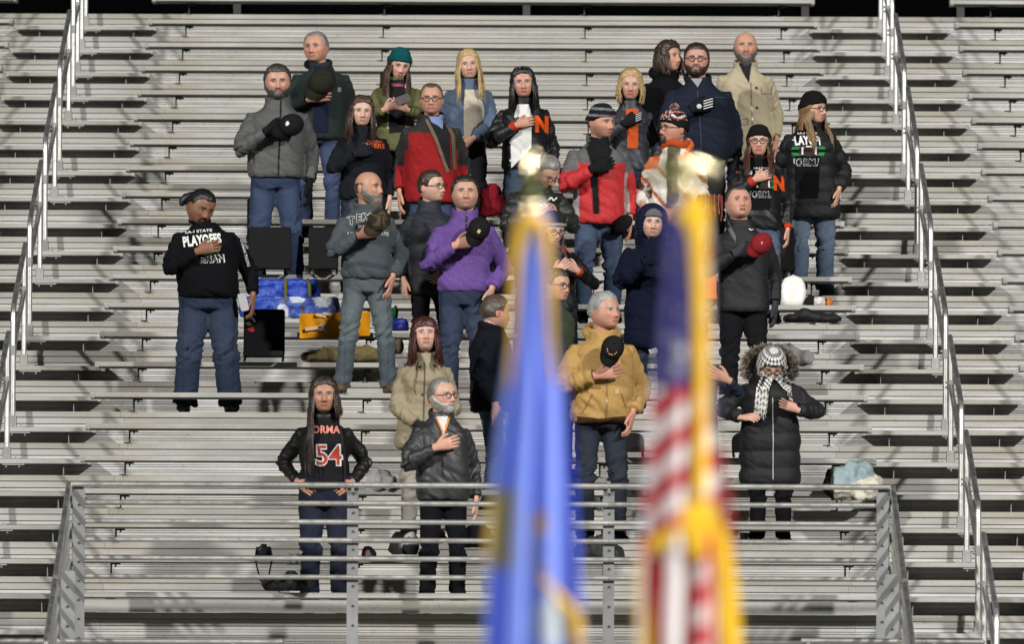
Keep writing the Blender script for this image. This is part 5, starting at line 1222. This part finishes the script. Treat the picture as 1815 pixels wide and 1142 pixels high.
    game_print(p, q, (1326, 296, 1384, 350), clip=(q(1332,0)[0], q(1370,0)[0])); b = MB(); text(p, b, 'N', *q(1384,335), 0.165, ORANGE, 0.06, off=0.010, sxx=0.8, bvh=p.bvh_all); prints(p, b, 'letter', 'fleece')
    b = MB(); text(p, b, '13', *q(1303,306), 0.09, (0.6,0.08,0.015), 0.02, bvh=p.bvh_all); strip(p, b, [q(1334,262), q(1338,276)], 0.03, (0.5,0.05,0.015), off=0.012); strip(p, b, [q(1364,262), q(1360,276)], 0.03, (0.5,0.05,0.015), off=0.012); prints(p, b, 'trim')
    # blonde in the long puffer
    loc, H = spot(1440, 6, 166)
    p = person('woman in black beanie and long black puffer coat looking right, far right', H, loc, 0.10, fem=1, w=1.30, d=1.25, skin=(0.53,0.31,0.23), fat=0.3, hair='long', haircol=(0.22,0.13,0.055), hat='beanie', hatcol=(0.007,0.007,0.008), glasses=(0.008,0.007,0.007), head=(48,-2,0), top=(0.0055,0.0055,0.0065), topmat='nylon', hem=0.66, bulk=0.034, flare=0.01, puff=0.115, amp=0.007, collar='stand', rarm='down', larm='pocket', legs=(0.085,0.125,0.22), legw=1.15, seed=35)
    q = pix(p); panel(p, [q(1416,222), q(1452,222), q(1457,270), q(1450,352), q(1410,352), q(1410,270)], (0.005,0.005,0.006), 'shirt', 'cotton', 0.002)
    game_print(p, q, (1402, 234, 1468, 294), clip=(q(1409,0)[0], q(1457,0)[0]))
crowd_front(); crowd_middle(); crowd_back()

# ------------------------------------------------------------------ things left on the benches
def heap(name, label, cat, u0, v0, u1, v1, y, col, depth=0.18, mat='fleece', amp=0.03, seed=1, lobes=5, col2=None, fn=None, group=None, freq=9, voxel=0.011):
    """a soft crumpled thing lying on a bench: lobes joined into one skin and folded"""
    a, b = at(u0, v1, y), at(u1, v0, y); cx, w, h = (a[0]+b[0])/2, (b[0]-a[0])/2, (b[2]-a[2])
    t = MB(); r = random.Random(seed)
    for i in range(lobes):
        fx = (i+0.5)/lobes*2-1; hh = h*(0.55+0.45*r.random())*(1-0.35*fx*fx)
        V, F = ball((fx*w*0.62, r.uniform(-0.2,0.2)*depth, hh*0.48), (w*(0.36+0.25*r.random()), depth*0.5, hh*0.52), 18, 12); V[:,2] = np.maximum(V[:,2], 0.0); t.add(V, F)
    V, F = remesh(t, voxel, 2); N = vnormals(V, F)
    n1 = vnoise(V*freq, seed); n2 = vnoise(V*freq*2.3+4, seed+1)
    V = V+N*(((1-np.abs(2*n1-1))**2*1.3+0.5*(1-np.abs(2*n2-1))**2-0.7)*amp)[:,None]; V[:,2] = np.maximum(V[:,2], 0.001)
    C = np.tile(A(*col), (len(V), 1))
    if col2 is not None: C[vnoise(V*6, seed+3) > 0.55] = A(*col2)
    if fn: fn(C, V, w, h)
    o = link(name, make_mesh(name, V, F, C), M[mat]); o.location = (cx, y, a[2]); tag(o, label, cat, group); return o
def chair(label, u0, v0, u1, k, col=(0.010,0.010,0.011), rounded=0.02, back=0.16, emblem=None):
    """folding stadium seat standing on bench k"""
    y = k*TREAD-0.04; zb = Z0+k*RISE; y1 = y+back+0.02
    xl, xr = at(u0, v0, y1)[0], at(u1, v0, y1)[0]; zt = at(u0, v0, y1)[2]; w, h = (xr-xl)/2, zt-zb
    t = empty('stadium_chair', ((xl+xr)/2, y, zb)); tag(t, label, 'chair', 'padded stadium chairs')
    def slab(w_, h_, th, rr):
        P_ = []
        for cx, cz, a0 in ((w_-rr, h_-rr, 0), (-w_+rr, h_-rr, 90), (-w_+0.01, 0.01, 180), (w_-0.01, 0.01, 270)):
            r_ = rr if cz > 0.02 else 0.01
            for a_ in np.linspace(a0, a0+90, 5): P_.append((cx+r_*math.cos(math.radians(a_)), cz+r_*math.sin(math.radians(a_))))
        n = len(P_); V = [(x*0.97, 0, z*0.985+0.003) for x, z in P_]+[(x, th*0.3, z) for x, z in P_]+[(x, th, z) for x, z in P_]
        F = [tuple(range(n))[::-1]]+[(i, (i+1) % n, (i+1) % n+n, i+n) for i in range(n)]+[(i+n, (i+1) % n+n, (i+1) % n+2*n, i+2*n) for i in range(n)]+[tuple(range(2*n, 3*n))]
        return np.array(V, float), F
    V, F = slab(w, h-0.06, 0.035, rounded); V += A(0, back, 0.06); V[:,1] += (V[:,2]-0.06)*0.08
    bo = MB().add(V, F, col).build('backrest', M['canvas'], t, False)
    V, F = slab(w*0.98, 0.32, 0.04, 0.02); V = np.stack([V[:,0], V[:,2]-0.10, 0.045+0.04-V[:,1]], 1); MB().add(V, F, col).build('seat', M['canvas'], t, False)
    for sg in (-1, 1):
        pth = [(sg*(w-0.012), -0.09, 0.012), (sg*(w-0.012), back+0.01, 0.014), (sg*(w-0.012), back+0.02+h*0.06, h*0.8)]
        MB().tube(bend_path(pth, 0.04), 0.010, 8, c=(0.012,0.012,0.012)).build('frame', M['plastic'], t)
    if emblem:
        eb = MB()
        for pts, c in emblem:
            V = [(a*w, back+(0.06+b*(h-0.06)-0.06)*0.08-0.004, 0.06+b*(h-0.06)) for a, b in pts]; eb.add(V, [tuple(range(len(V)))], c)
        tag(eb.build('emblem', M['print'], bo), kind='stuff')
    return t
chair('black stadium chair with plain back, left of the grey softshell man\'s legs', 438, 352, 462, 7)
chair('black padded stadium chair before the knees of the grey softshell man', 441, 402, 516, 6)
chair('black padded stadium chair half hidden behind the grey-hoodie man', 547, 402, 600, 6)
RED_, WT_ = (0.45,0.03,0.02), (0.68,0.68,0.66)
chair('black stadium chair with red and white tiger emblem', 432, 548, 505, 3, emblem=[
    ([(-0.98,0.84),(-0.70,0.90),(-0.55,0.84),(-0.62,0.80),(-0.75,0.83),(-0.9,0.76)], WT_), ([(-0.72,0.78),(-0.52,0.82),(-0.40,0.74),(-0.52,0.70),(-0.55,0.76)], WT_), ([(-0.95,0.70),(-0.72,0.74),(-0.60,0.66),(-0.80,0.64)], WT_), ([(-0.85,0.56),(-0.55,0.62),(-0.45,0.52),(-0.62,0.50)], RED_), ([(-0.52,0.90),(-0.40,0.92),(-0.42,0.86)], WT_)])
chair('black round-topped stadium chair behind the houndstooth-scarf woman', 1297, 768, 1345, 0, rounded=0.06)
chair('black round-topped stadium chair to the right of the mustard-jacket man', 1095, 768, 1142, 0, rounded=0.06)
chair('black stadium chair beside the elbow of the singing man', 1378, 402, 1408, 6)
chair('orange stadium chair just visible behind the striped flag', 1236, 445, 1270, 5, col=(0.55,0.13,0.015))

def cloth_banner():
    y = 4*TREAD-0.03; t = empty('towel', at(593, 600, y)); tag(t, 'bright orange towel with white letters hung behind the grey-hoodie man', 'towel')
    n, m_ = 40, 14; V = []; o = at(593, 600, y)
    for j in range(m_):
        for i in range(n):
            f, g_ = i/(n-1), j/(m_-1); P_ = at(531+(656-531)*f, 600-5*f-43*g_, y); V.append((P_[0]-o[0], 0.012*math.sin(f*13)*(1-g_)+0.006*math.sin(f*29+g_*3), P_[2]-o[2]))
    F = [(j*n+i, j*n+i+1, (j+1)*n+i+1, (j+1)*n+i) for j in range(m_-1) for i in range(n-1)]; V = np.array(V); k = len(V)
    V = np.concatenate([V, V+A(0,0.006,0)]); F = F+[tuple(q+k for q in f[::-1]) for f in F]
    for e in ([i for i in range(n)], [(m_-1)*n+i for i in range(n)]): F += [(e[i], e[i+1], e[i+1]+k, e[i]+k) for i in range(n-1)]
    c = MB().add(V, F, (0.85,0.36,0.012)).build('cloth', M['cotton'], t)
    b = MB()
    def st(p0, p1, wd):
        a, b_ = at(*p0, y)-o, at(*p1, y)-o; d = nrm(b_-a); nn = A(-d[2], 0, d[0])*wd/2
        pts = [a+(b_-a)*f for f in np.linspace(0, 1, 7)]; VV = [q+s_*nn+A(0,-0.022,0) for q in pts for s_ in (1, -1)]; b.add(VV, [(2*i, 2*i+1, 2*i+3, 2*i+2) for i in range(6)], (0.85,0.62,0.42))
    st((541,584), (565,581), 0.028); st((565,581), (577,572), 0.028); st((565,581), (580,588), 0.028); st((560,558), (578,561), 0.024); st((572,556), (588,558), 0.022)
    tag(b.build('lettering', M['print'], c), kind='stuff')
cloth_banner()
def bag(label, u0, v0, u1, v1, y, col, depth=0.22, fn=None, straps=None, mat='gloss', seed=1, cat='bag'):
    a, b_ = at(u0, v1, y), at(u1, v0, y); w, h = (b_[0]-a[0])/2, b_[2]-a[2]; t = empty('bag', ((a[0]+b_[0])/2, y, a[2])); tag(t, label, cat)
    V, F = loft([(0,depth/2,z*h,w*f,depth/2*f,5) for z, f in ((0.0,0.93),(0.04,0.98),(0.3,1.0),(0.7,0.98),(0.96,0.97),(1.0,0.93))], 60)
    bm = MB(); bm.add(V, F); V, F = remesh(bm, 0.012, 1); N = vnormals(V, F); n1 = vnoise(V*14, seed); n2 = vnoise(V*31, seed+2)
    V = V+N*(((1-np.abs(2*n1-1))**2+0.5*(1-np.abs(2*n2-1))**2-0.7)*0.020)[:,None]; V[:,2] = np.maximum(V[:,2], 0.001); C = np.tile(A(*col), (len(V), 1))
    if fn: fn(C, V, w, h)
    link('bag_body', make_mesh('bag_body', V, F, C), M[mat], t)
    for sx in (straps or ()):
        MB().tube([(sx*w,-0.022,h*0.25),(sx*w*0.98,-0.024,h*0.8),(sx*w*0.9,0.02,h*1.04),(sx*w*0.7,0.05,h*0.98)], np.array([[0.014,0.004]]*4), 8, c=(0.10,0.10,0.03)).build('strap', M['canvas'], t)
    return t
bag('large bright blue woven tote bag beside the playoffs sweatshirt man', 446, 496, 566, 535, 5*TREAD+0.02, (0.010,0.045,0.36), straps=(0.0,0.72), seed=2)
def pic(C, V, w, h):
    n = vnoise(V*9, 5); C[n > 0.55] = A(0.45,0.50,0.55); C[(n > 0.42) & (n < 0.47)] = A(0.08,0.03,0.015); C[(V[:,0] < -0.3*w)] = A(0.012,0.05,0.33)
bag('glossy blue and white printed bag under the blue tote', 425, 528, 602, 563, 4*TREAD+0.10, (0.02,0.07,0.34), fn=pic, seed=4)
bag('small royal blue bag near the knee of the grey-hoodie man', 686, 566, 723, 586, 4*TREAD+0.03, (0.012,0.03,0.30), depth=0.16, seed=6)
heap('jacket', 'crumpled olive tan jacket on the bench behind the grey-hoodie man\'s shins', 'jacket', 530, 609, 690, 641, 3*TREAD+0.12, (0.115,0.092,0.040), 0.20, 'canvas', 0.022, 3, 6)
heap('pouch', 'small khaki pouch right of the grey-hoodie man\'s leg', 'pouch', 688, 598, 716, 628, 3*TREAD+0.10, (0.15,0.12,0.07), 0.12, 'canvas', 0.012, 5, 2)
heap('blanket', 'dark green bundle between the legs of the grey-hoodie man', 'blanket', 688, 532, 708, 566, 4*TREAD+0.16, (0.012,0.10,0.03), 0.12, 'cotton', 0.012, 8, 2)
heap('blanket', 'white and grey blanket on the bench behind the 54-shirt woman', 'blanket', 646, 832, 715, 872, -1*TREAD+0.12, (0.42,0.42,0.42), 0.22, 'fleece', 0.028, 9, 5, (0.15,0.155,0.16))
heap('knit_hat', 'white and red winter hat with earflaps at the charcoal-pullover man\'s side', 'hat', 686, 928, 747, 984, -3*TREAD+0.10, (0.60,0.60,0.58), 0.16, 'knit', 0.016, 10, 3, fn=lambda C, V, w, h: (C.__setitem__((V[:,2] > 0.42*h) & (V[:,2] < 0.55*h), A(0.30,0.02,0.03)), C.__setitem__((V[:,2] < 0.34*h) & (V[:,0] > -0.1*w), A(0.03,0.03,0.035))))
heap('jacket', 'red jacket heaped on the bench behind the second railing post', 'jacket', 1026, 942, 1101, 992, -3*TREAD+0.12, (0.33,0.015,0.02), 0.22, 'nylon', 0.034, 11, 5, (0.02,0.02,0.022))
heap('plush_toy', 'black white and orange plush toy on the bench right of the white seat', 'toy', 1424, 514, 1478, 546, 5*TREAD+0.10, (0.012,0.012,0.012), 0.16, 'fleece', 0.012, 12, 3, fn=lambda C, V, w, h: (C.__setitem__((V[:,0] > -0.3*w) & (V[:,0] < 0.4*w) & (V[:,2] < 0.6*h), A(0.62,0.60,0.56)), C.__setitem__((V[:,0] > 0.5*w), A(0.55,0.16,0.03))))
heap('bag', 'black bag lying under the plush toy', 'bag', 1392, 545, 1490, 572, 4*TREAD+0.30, (0.010,0.010,0.011), 0.25, 'nylon', 0.02, 13, 5)
heap('blanket', 'grey fleece blanket draped behind the houndstooth-scarf woman', 'blanket', 1362, 606, 1440, 648, 3*TREAD+0.10, (0.26,0.26,0.26), 0.24, 'cotton', 0.024, 14, 7, freq=10)
heap('blanket', 'pale blue and cream blanket bundled on the bench end at right', 'blanket', 1462, 816, 1566, 888, -1*TREAD-0.02, (0.55,0.52,0.42), 0.26, 'fleece', 0.034, 15, 5, fn=lambda C, V, w, h: (C.__setitem__((V[:,2] > 0.45*h+0.25*h*V[:,0]/w), A(0.26,0.33,0.35)), C.__setitem__((V[:,0] < -0.72*w), A(0.03,0.03,0.03))))
heap('jacket', 'maroon fleece jacket hung behind the man in the dark puffer', 'jacket', 846, 304, 900, 384, 7*TREAD-0.10, (0.17,0.008,0.016), 0.14, 'fleece', 0.02, 16, 3)
heap('bag', 'black camera bag at the feet of the 54-shirt woman', 'bag', 468, 1006, 552, 1049, -4*TREAD+0.02, (0.012,0.012,0.013), 0.24, 'nylon', 0.012, 17, 4)
heap('cap', 'grey and white ball cap on the bench left of the 54-shirt woman', 'cap', 500, 966, 540, 1002, -3*TREAD+0.06, (0.24,0.235,0.22), 0.16, 'canvas', 0.010, 18, 2, fn=lambda C, V, w, h: C.__setitem__(V[:,2] > 0.6*h, A(0.03,0.035,0.05)))
heap('blanket', 'red and white folded blanket under the second rail from the bottom', 'blanket', 640, 962, 668, 996, -3*TREAD+0.10, (0.40,0.38,0.36), 0.14, 'fleece', 0.012, 19, 3, (0.25,0.03,0.03))
heap('clothes', 'dark clothes heaped beside the charcoal-pullover man\'s knee', 'clothes', 812, 930, 880, 972, -3*TREAD+0.12, (0.014,0.014,0.018), 0.2, 'cotton', 0.02, 20, 4, (0.2,0.01,0.02))
# white moulded seat shell
y = 5*TREAD+0.12; c = at(1406, 543, y); t = tag(empty('seat_shell', c), 'white rounded plastic seat back standing beside the singing man', 'seat')
V, F = loft([(0,0,z,rx,ry,2.4) for z, rx, ry in ((0.0,0.085,0.05),(0.05,0.10,0.055),(0.12,0.105,0.05),(0.18,0.095,0.04),(0.225,0.07,0.03),(0.245,0.03,0.015))], 28); V[:,1] += V[:,2]*0.15; MB().add(V, F, (0.70,0.69,0.66)).build('shell', M['plastic'], t)
MB().tube([(-0.088,0.01,0.02),(-0.10,0.02,0.12),(-0.06,0.035,0.22),(0.0,0.04,0.248),(0.06,0.035,0.22),(0.10,0.02,0.12),(0.088,0.01,0.02)], 0.008, 8, c=(0.62,0.61,0.58)).build('rim', M['plastic'], t)
# camera on the bench with its strap
y = -3*TREAD+0.04; c = at(467, 986, y); t = tag(empty('camera', c), 'black camera with lens and hanging strap on the bench at left', 'camera')
MB().add(*loft([(0,0.03,z,rx,0.025,5) for z, rx in ((0,0.052),(0.005,0.056),(0.062,0.056),(0.068,0.050))], 24), c=(0.010,0.010,0.011)).build('camera_body', M['plastic'], t, False)
MB().add(*loft([(0.0,0.03,z,rx,0.02,4) for z, rx in ((0.066,0.028),(0.085,0.022),(0.088,0.018))], 16), c=(0.010,0.010,0.011)).build('viewfinder', M['plastic'], t, False)
MB().tube([(0,0.01,0.032),(0,-0.03,0.032),(0,-0.032,0.032),(0,-0.055,0.032)], np.array([0.031,0.031,0.027,0.027]), 18, c=(0.012,0.012,0.013)).build('lens', M['plastic'], t, False)
MB().tube(bend_path([(0.05,0.02,0.06),(0.065,-0.04,-0.02),(0.03,-0.05,-0.20),(-0.02,-0.05,-0.19),(-0.06,-0.04,-0.02),(-0.05,0.02,0.06)], 0.03), np.array([[0.011,0.003]]*37)[:len(bend_path([(0,0,0)]*2+[(0,0,1)]*4, 0.01))] if False else 0.006, 8, c=(0.010,0.010,0.010)).build('strap', M['canvas'], t)
# clear cup
y = -2*TREAD+0.30; c = at(1319, 956, y); t = tag(empty('cup', (c[0], y, plat(-2))), 'clear plastic cup standing by the houndstooth-scarf woman\'s feet', 'cup')
V, F = loft([(0,0,0.002,0.027,0.027,2),(0,0,0.09,0.034,0.034,2),(0,0,0.09,0.032,0.032,2),(0,0,0.006,0.025,0.025,2)], 20); MB().add(V, F).build('cup_wall', M['glass'], t)

# ------------------------------------------------------------------ the two flags on their poles, between the camera and the stand
FY = CAM[1]+22.0
m, nt, p_ = nodes('polished brass'); p_.inputs['Base Color'].default_value = (0.95,0.82,0.52,1); p_.inputs['Metallic'].default_value = 1; p_.inputs['Roughness'].default_value = 0.2; M['brass'] = m
M['satin'] = vcol('satin flag cloth', 0.42, 0.06, 30, 0.1, 0.002, 0.3, 0.5)
M['fringe'] = vcol('gold fringe', 0.45, 0.25, 80, 0.3, 0.003, 0.1, 0.5, stretch=(1,1,0.15))
M['pole'] = vcol('varnished pole', 0.30, 0.10, 10, 0.05, 0.002, 0, 0.5)
def flag(name, label, pole_uv, edges, colour, pleats, fringe, finial):
    (ut, vt), (ub, vb) = pole_uv; T0, B0 = at(ut, vt, FY), at(ub, vb, FY); d = (B0-T0)/(B0[2]-T0[2]); G = T0-d*T0[2]
    t = empty('flag', G); tag(t, label, 'flag', 'flags on poles before the stand')
    MB().tube([A(0,0,0.02), T0-G], np.array([0.0165,0.0145]), 14, c=(0.62,0.45,0.20)).build('pole', M['pole'], t)
    V, F = loft([(0,0,0.0,0.16,0.16,2),(0,0,0.02,0.16,0.16,2),(0,0,0.04,0.07,0.07,2),(0,0,0.10,0.03,0.03,2),(0,0,0.14,0.024,0.024,2)], 24); MB().add(V, F).build('base', M['brass'], t)
    top = T0-G
    if finial == 'eagle':
        V, F = ball(top+A(0,0,0.03), 0.026, 16, 12); MB().add(V, F).build('finial', M['brass'], t)
        for sg in (-1, 1):
            b = MB(); b.tube([top+A(0,0,0.05), top+A(sg*0.035,0,0.085), top+A(sg*0.072,-0.01,0.070), top+A(sg*0.066,-0.01,0.035)], np.array([[0.022,0.010],[0.026,0.010],[0.020,0.008],[0.006,0.003]]), 10); b.build('wing', M['brass'], t)
        V, F = ball(top+A(0,-0.006,0.085), (0.018,0.018,0.026), 12, 9); MB().add(V, F).build('eagle_head', M['brass'], t)
    else:
        V, F = ball(top+A(0,0,-0.005), 0.030, 16, 12); MB().add(V, F).build('collar_knob', M['brass'], t)
        V, F = loft([(top[0],top[1],top[2]+z,r_,r_*0.7,2) for z, r_ in ((0.015,0.010),(0.04,0.014),(0.07,0.024),(0.10,0.022),(0.13,0.012),(0.155,0.003))], 16); MB().add(V, F).build('finial', M['brass'], t)
    vs_ = np.linspace(edges[0][0], edges[-1][0], 130); ul = np.interp(vs_, [e[0] for e in edges], [e[1] for e in edges]); ur = np.interp(vs_, [e[0] for e in edges], [e[2] for e in edges])
    n = 64; V = []; C = []
    for v, a, b_ in zip(vs_, ul, ur):
        for i in range(n):
            f = i/(n-1); u = a+(b_-a)*f; P_ = at(u, v, FY)-G; wd = (b_-a)/693.0
            P_[1] += -0.030+(-0.5*wd*0.55*math.sin(math.pi*f))+0.17*wd*math.sin(f*pleats*2*math.pi+0.004*v)*min(1, (v-edges[0][0])/120+0.2)
            V.append(P_); C.append(colour(f, u, v))
    m_ = len(vs_); F = [(j*n+i, (j+1)*n+i, (j+1)*n+i+1, j*n+i+1) for j in range(m_-1) for i in range(n-1)]
    V = np.array(V); k = len(V); b = MB(); b.add(np.concatenate([V, V+A(0,0.004,0)]), F+[tuple(q+k for q in f[::-1]) for f in F], np.array(C+C)); b.build('cloth', M['satin'], t)
    for pts in fringe:                                            # bands of gold fringe along the hems
        pts = np.array(pts, float); tt = np.linspace(0, 1, 26); ti = np.linspace(0, 1, len(pts)); VV = []
        for q in tt:
            u, v, w_ = (np.interp(q, ti, pts[:,i]) for i in range(3)); j = min(m_-1, max(0, int((v-vs_[0])/(vs_[-1]-vs_[0])*(m_-1)))); f = (u-ul[j])/(ur[j]-ul[j]); 
            dd = np.array([np.interp(min(1,q+0.04), ti, pts[:,0])-np.interp(max(0,q-0.04), ti, pts[:,0]), np.interp(min(1,q+0.04), ti, pts[:,1])-np.interp(max(0,q-0.04), ti, pts[:,1])]); dd = dd/np.linalg.norm(dd); nn = np.array([-dd[1], dd[0]])
            for s_ in (-0.5, -0.17, 0.17, 0.5):
                P_ = at(u+nn[0]*w_*s_, v+nn[1]*w_*s_, FY)-G; P_[1] += -0.050-0.30*(ur[j]-ul[j])/693*math.sin(math.pi*min(1,max(0,f)))-0.012*math.cos(s_*3); VV.append(P_)
        VV = np.array(VV); k = len(VV); F = [(i*4+j, i*4+j+1, (i+1)*4+j+1, (i+1)*4+j) for i in range(25) for j in range(3)]
        b = MB(); b.add(np.concatenate([VV, VV+A(0,0.008,0)]), F+[tuple(q+k for q in f[::-1]) for f in F], (0.95,0.55,0.02)); b.build('fringe', M['fringe'], t)
    return t
def col_blue(f, u, v):
    c = A(0.23,0.33,0.96)
    if u < 912-(v-880)*0.05 and 868 < v < 1010 and u > 868: c = A(0.42,0.36,0.16)
    if math.hypot((u-955)/16, (v-932)/26) < 1: c = A(0.60,0.50,0.42)
    if math.hypot((u-962)/10, (v-925)/16) < 1: c = A(0.70,0.35,0.06)
    if math.hypot((u-975)/26, (v-1105)/48) < 1: c = A(0.60,0.66,0.70)
    if abs((u-950)-(v-985)*0.45) < 7 and 960 < v < 1060: c = A(0.55,0.42,0.38)
    return c
flag('flag', 'blurred blue state flag with gold fringe hanging from its pole', ((943,368),(948,1142)),
     [(372,926,966),(400,914,974),(450,908,978),(600,905,983),(700,890,1002),(850,872,1016),(1000,864,1026),(1142,860,1036),(1320,862,1030)], col_blue, 3,
     [[(950,382,34),(928,400,26),(916,450,15),(910,600,10),(902,690,6)], [(945,386,30),(964,410,18),(972,480,12),(976,600,8),(984,680,5)], [(962,1030,12),(990,1062,20),(1022,1095,22),(1030,1160,18)], [(876,890,10),(872,950,16),(868,1010,12)]], 'spear')
RW = (A(0.62,0.014,0.032), A(0.95,0.93,0.93))
def col_us(f, u, v):
    if u < 1222+max(0, (640-v))*0.02 and v < 690:
        c = A(0.065,0.055,0.30)
        for (su, sv) in ((1196,655),(1205,625),(1190,600),(1205,560),(1188,540),(1203,500),(1190,470),(1206,440)):
            if math.hypot(u-su, v-sv) < (11 if sv > 580 else 4): c = A(0.62,0.62,0.70)
        return c
    if v > 985 and u < 1225: return RW[int((u-1100)/36+0.0008*v) % 2]
    if v > 900 and u > 1250: return RW[int((u-1242)/20) % 2]
    ph = (v+(u-1150)*0.62-640+3*math.sin(f*8.5+v*0.012))/37.5
    if u > 1256 and v < 760: return A(0.30,0.28,0.45)
    return RW[int(math.floor(ph)) % 2]
flag('flag', 'blurred red white and blue striped flag with gold fringe on its pole', ((1213,352),(1231,1142)),
     [(355,1190,1240),(385,1180,1256),(500,1176,1260),(600,1168,1262),(700,1156,1268),(800,1148,1280),(900,1140,1294),(1000,1136,1302),(1142,1132,1310),(1320,1136,1306)], col_us, 3,
     [[(1212,362,60),(1228,378,56),(1236,420,32),(1240,520,26),(1242,640,24),(1243,760,18),(1240,880,26)], [(1140,978,26),(1170,962,30),(1205,945,30),(1222,915,30)], [(1226,890,60),(1230,930,50),(1236,990,26)], [(1240,900,44),(1268,960,44),(1286,1040,40),(1294,1142,38),(1296,1250,38)], [(1140,985,18),(1140,1060,26),(1142,1142,26),(1146,1250,26)]], 'eagle')
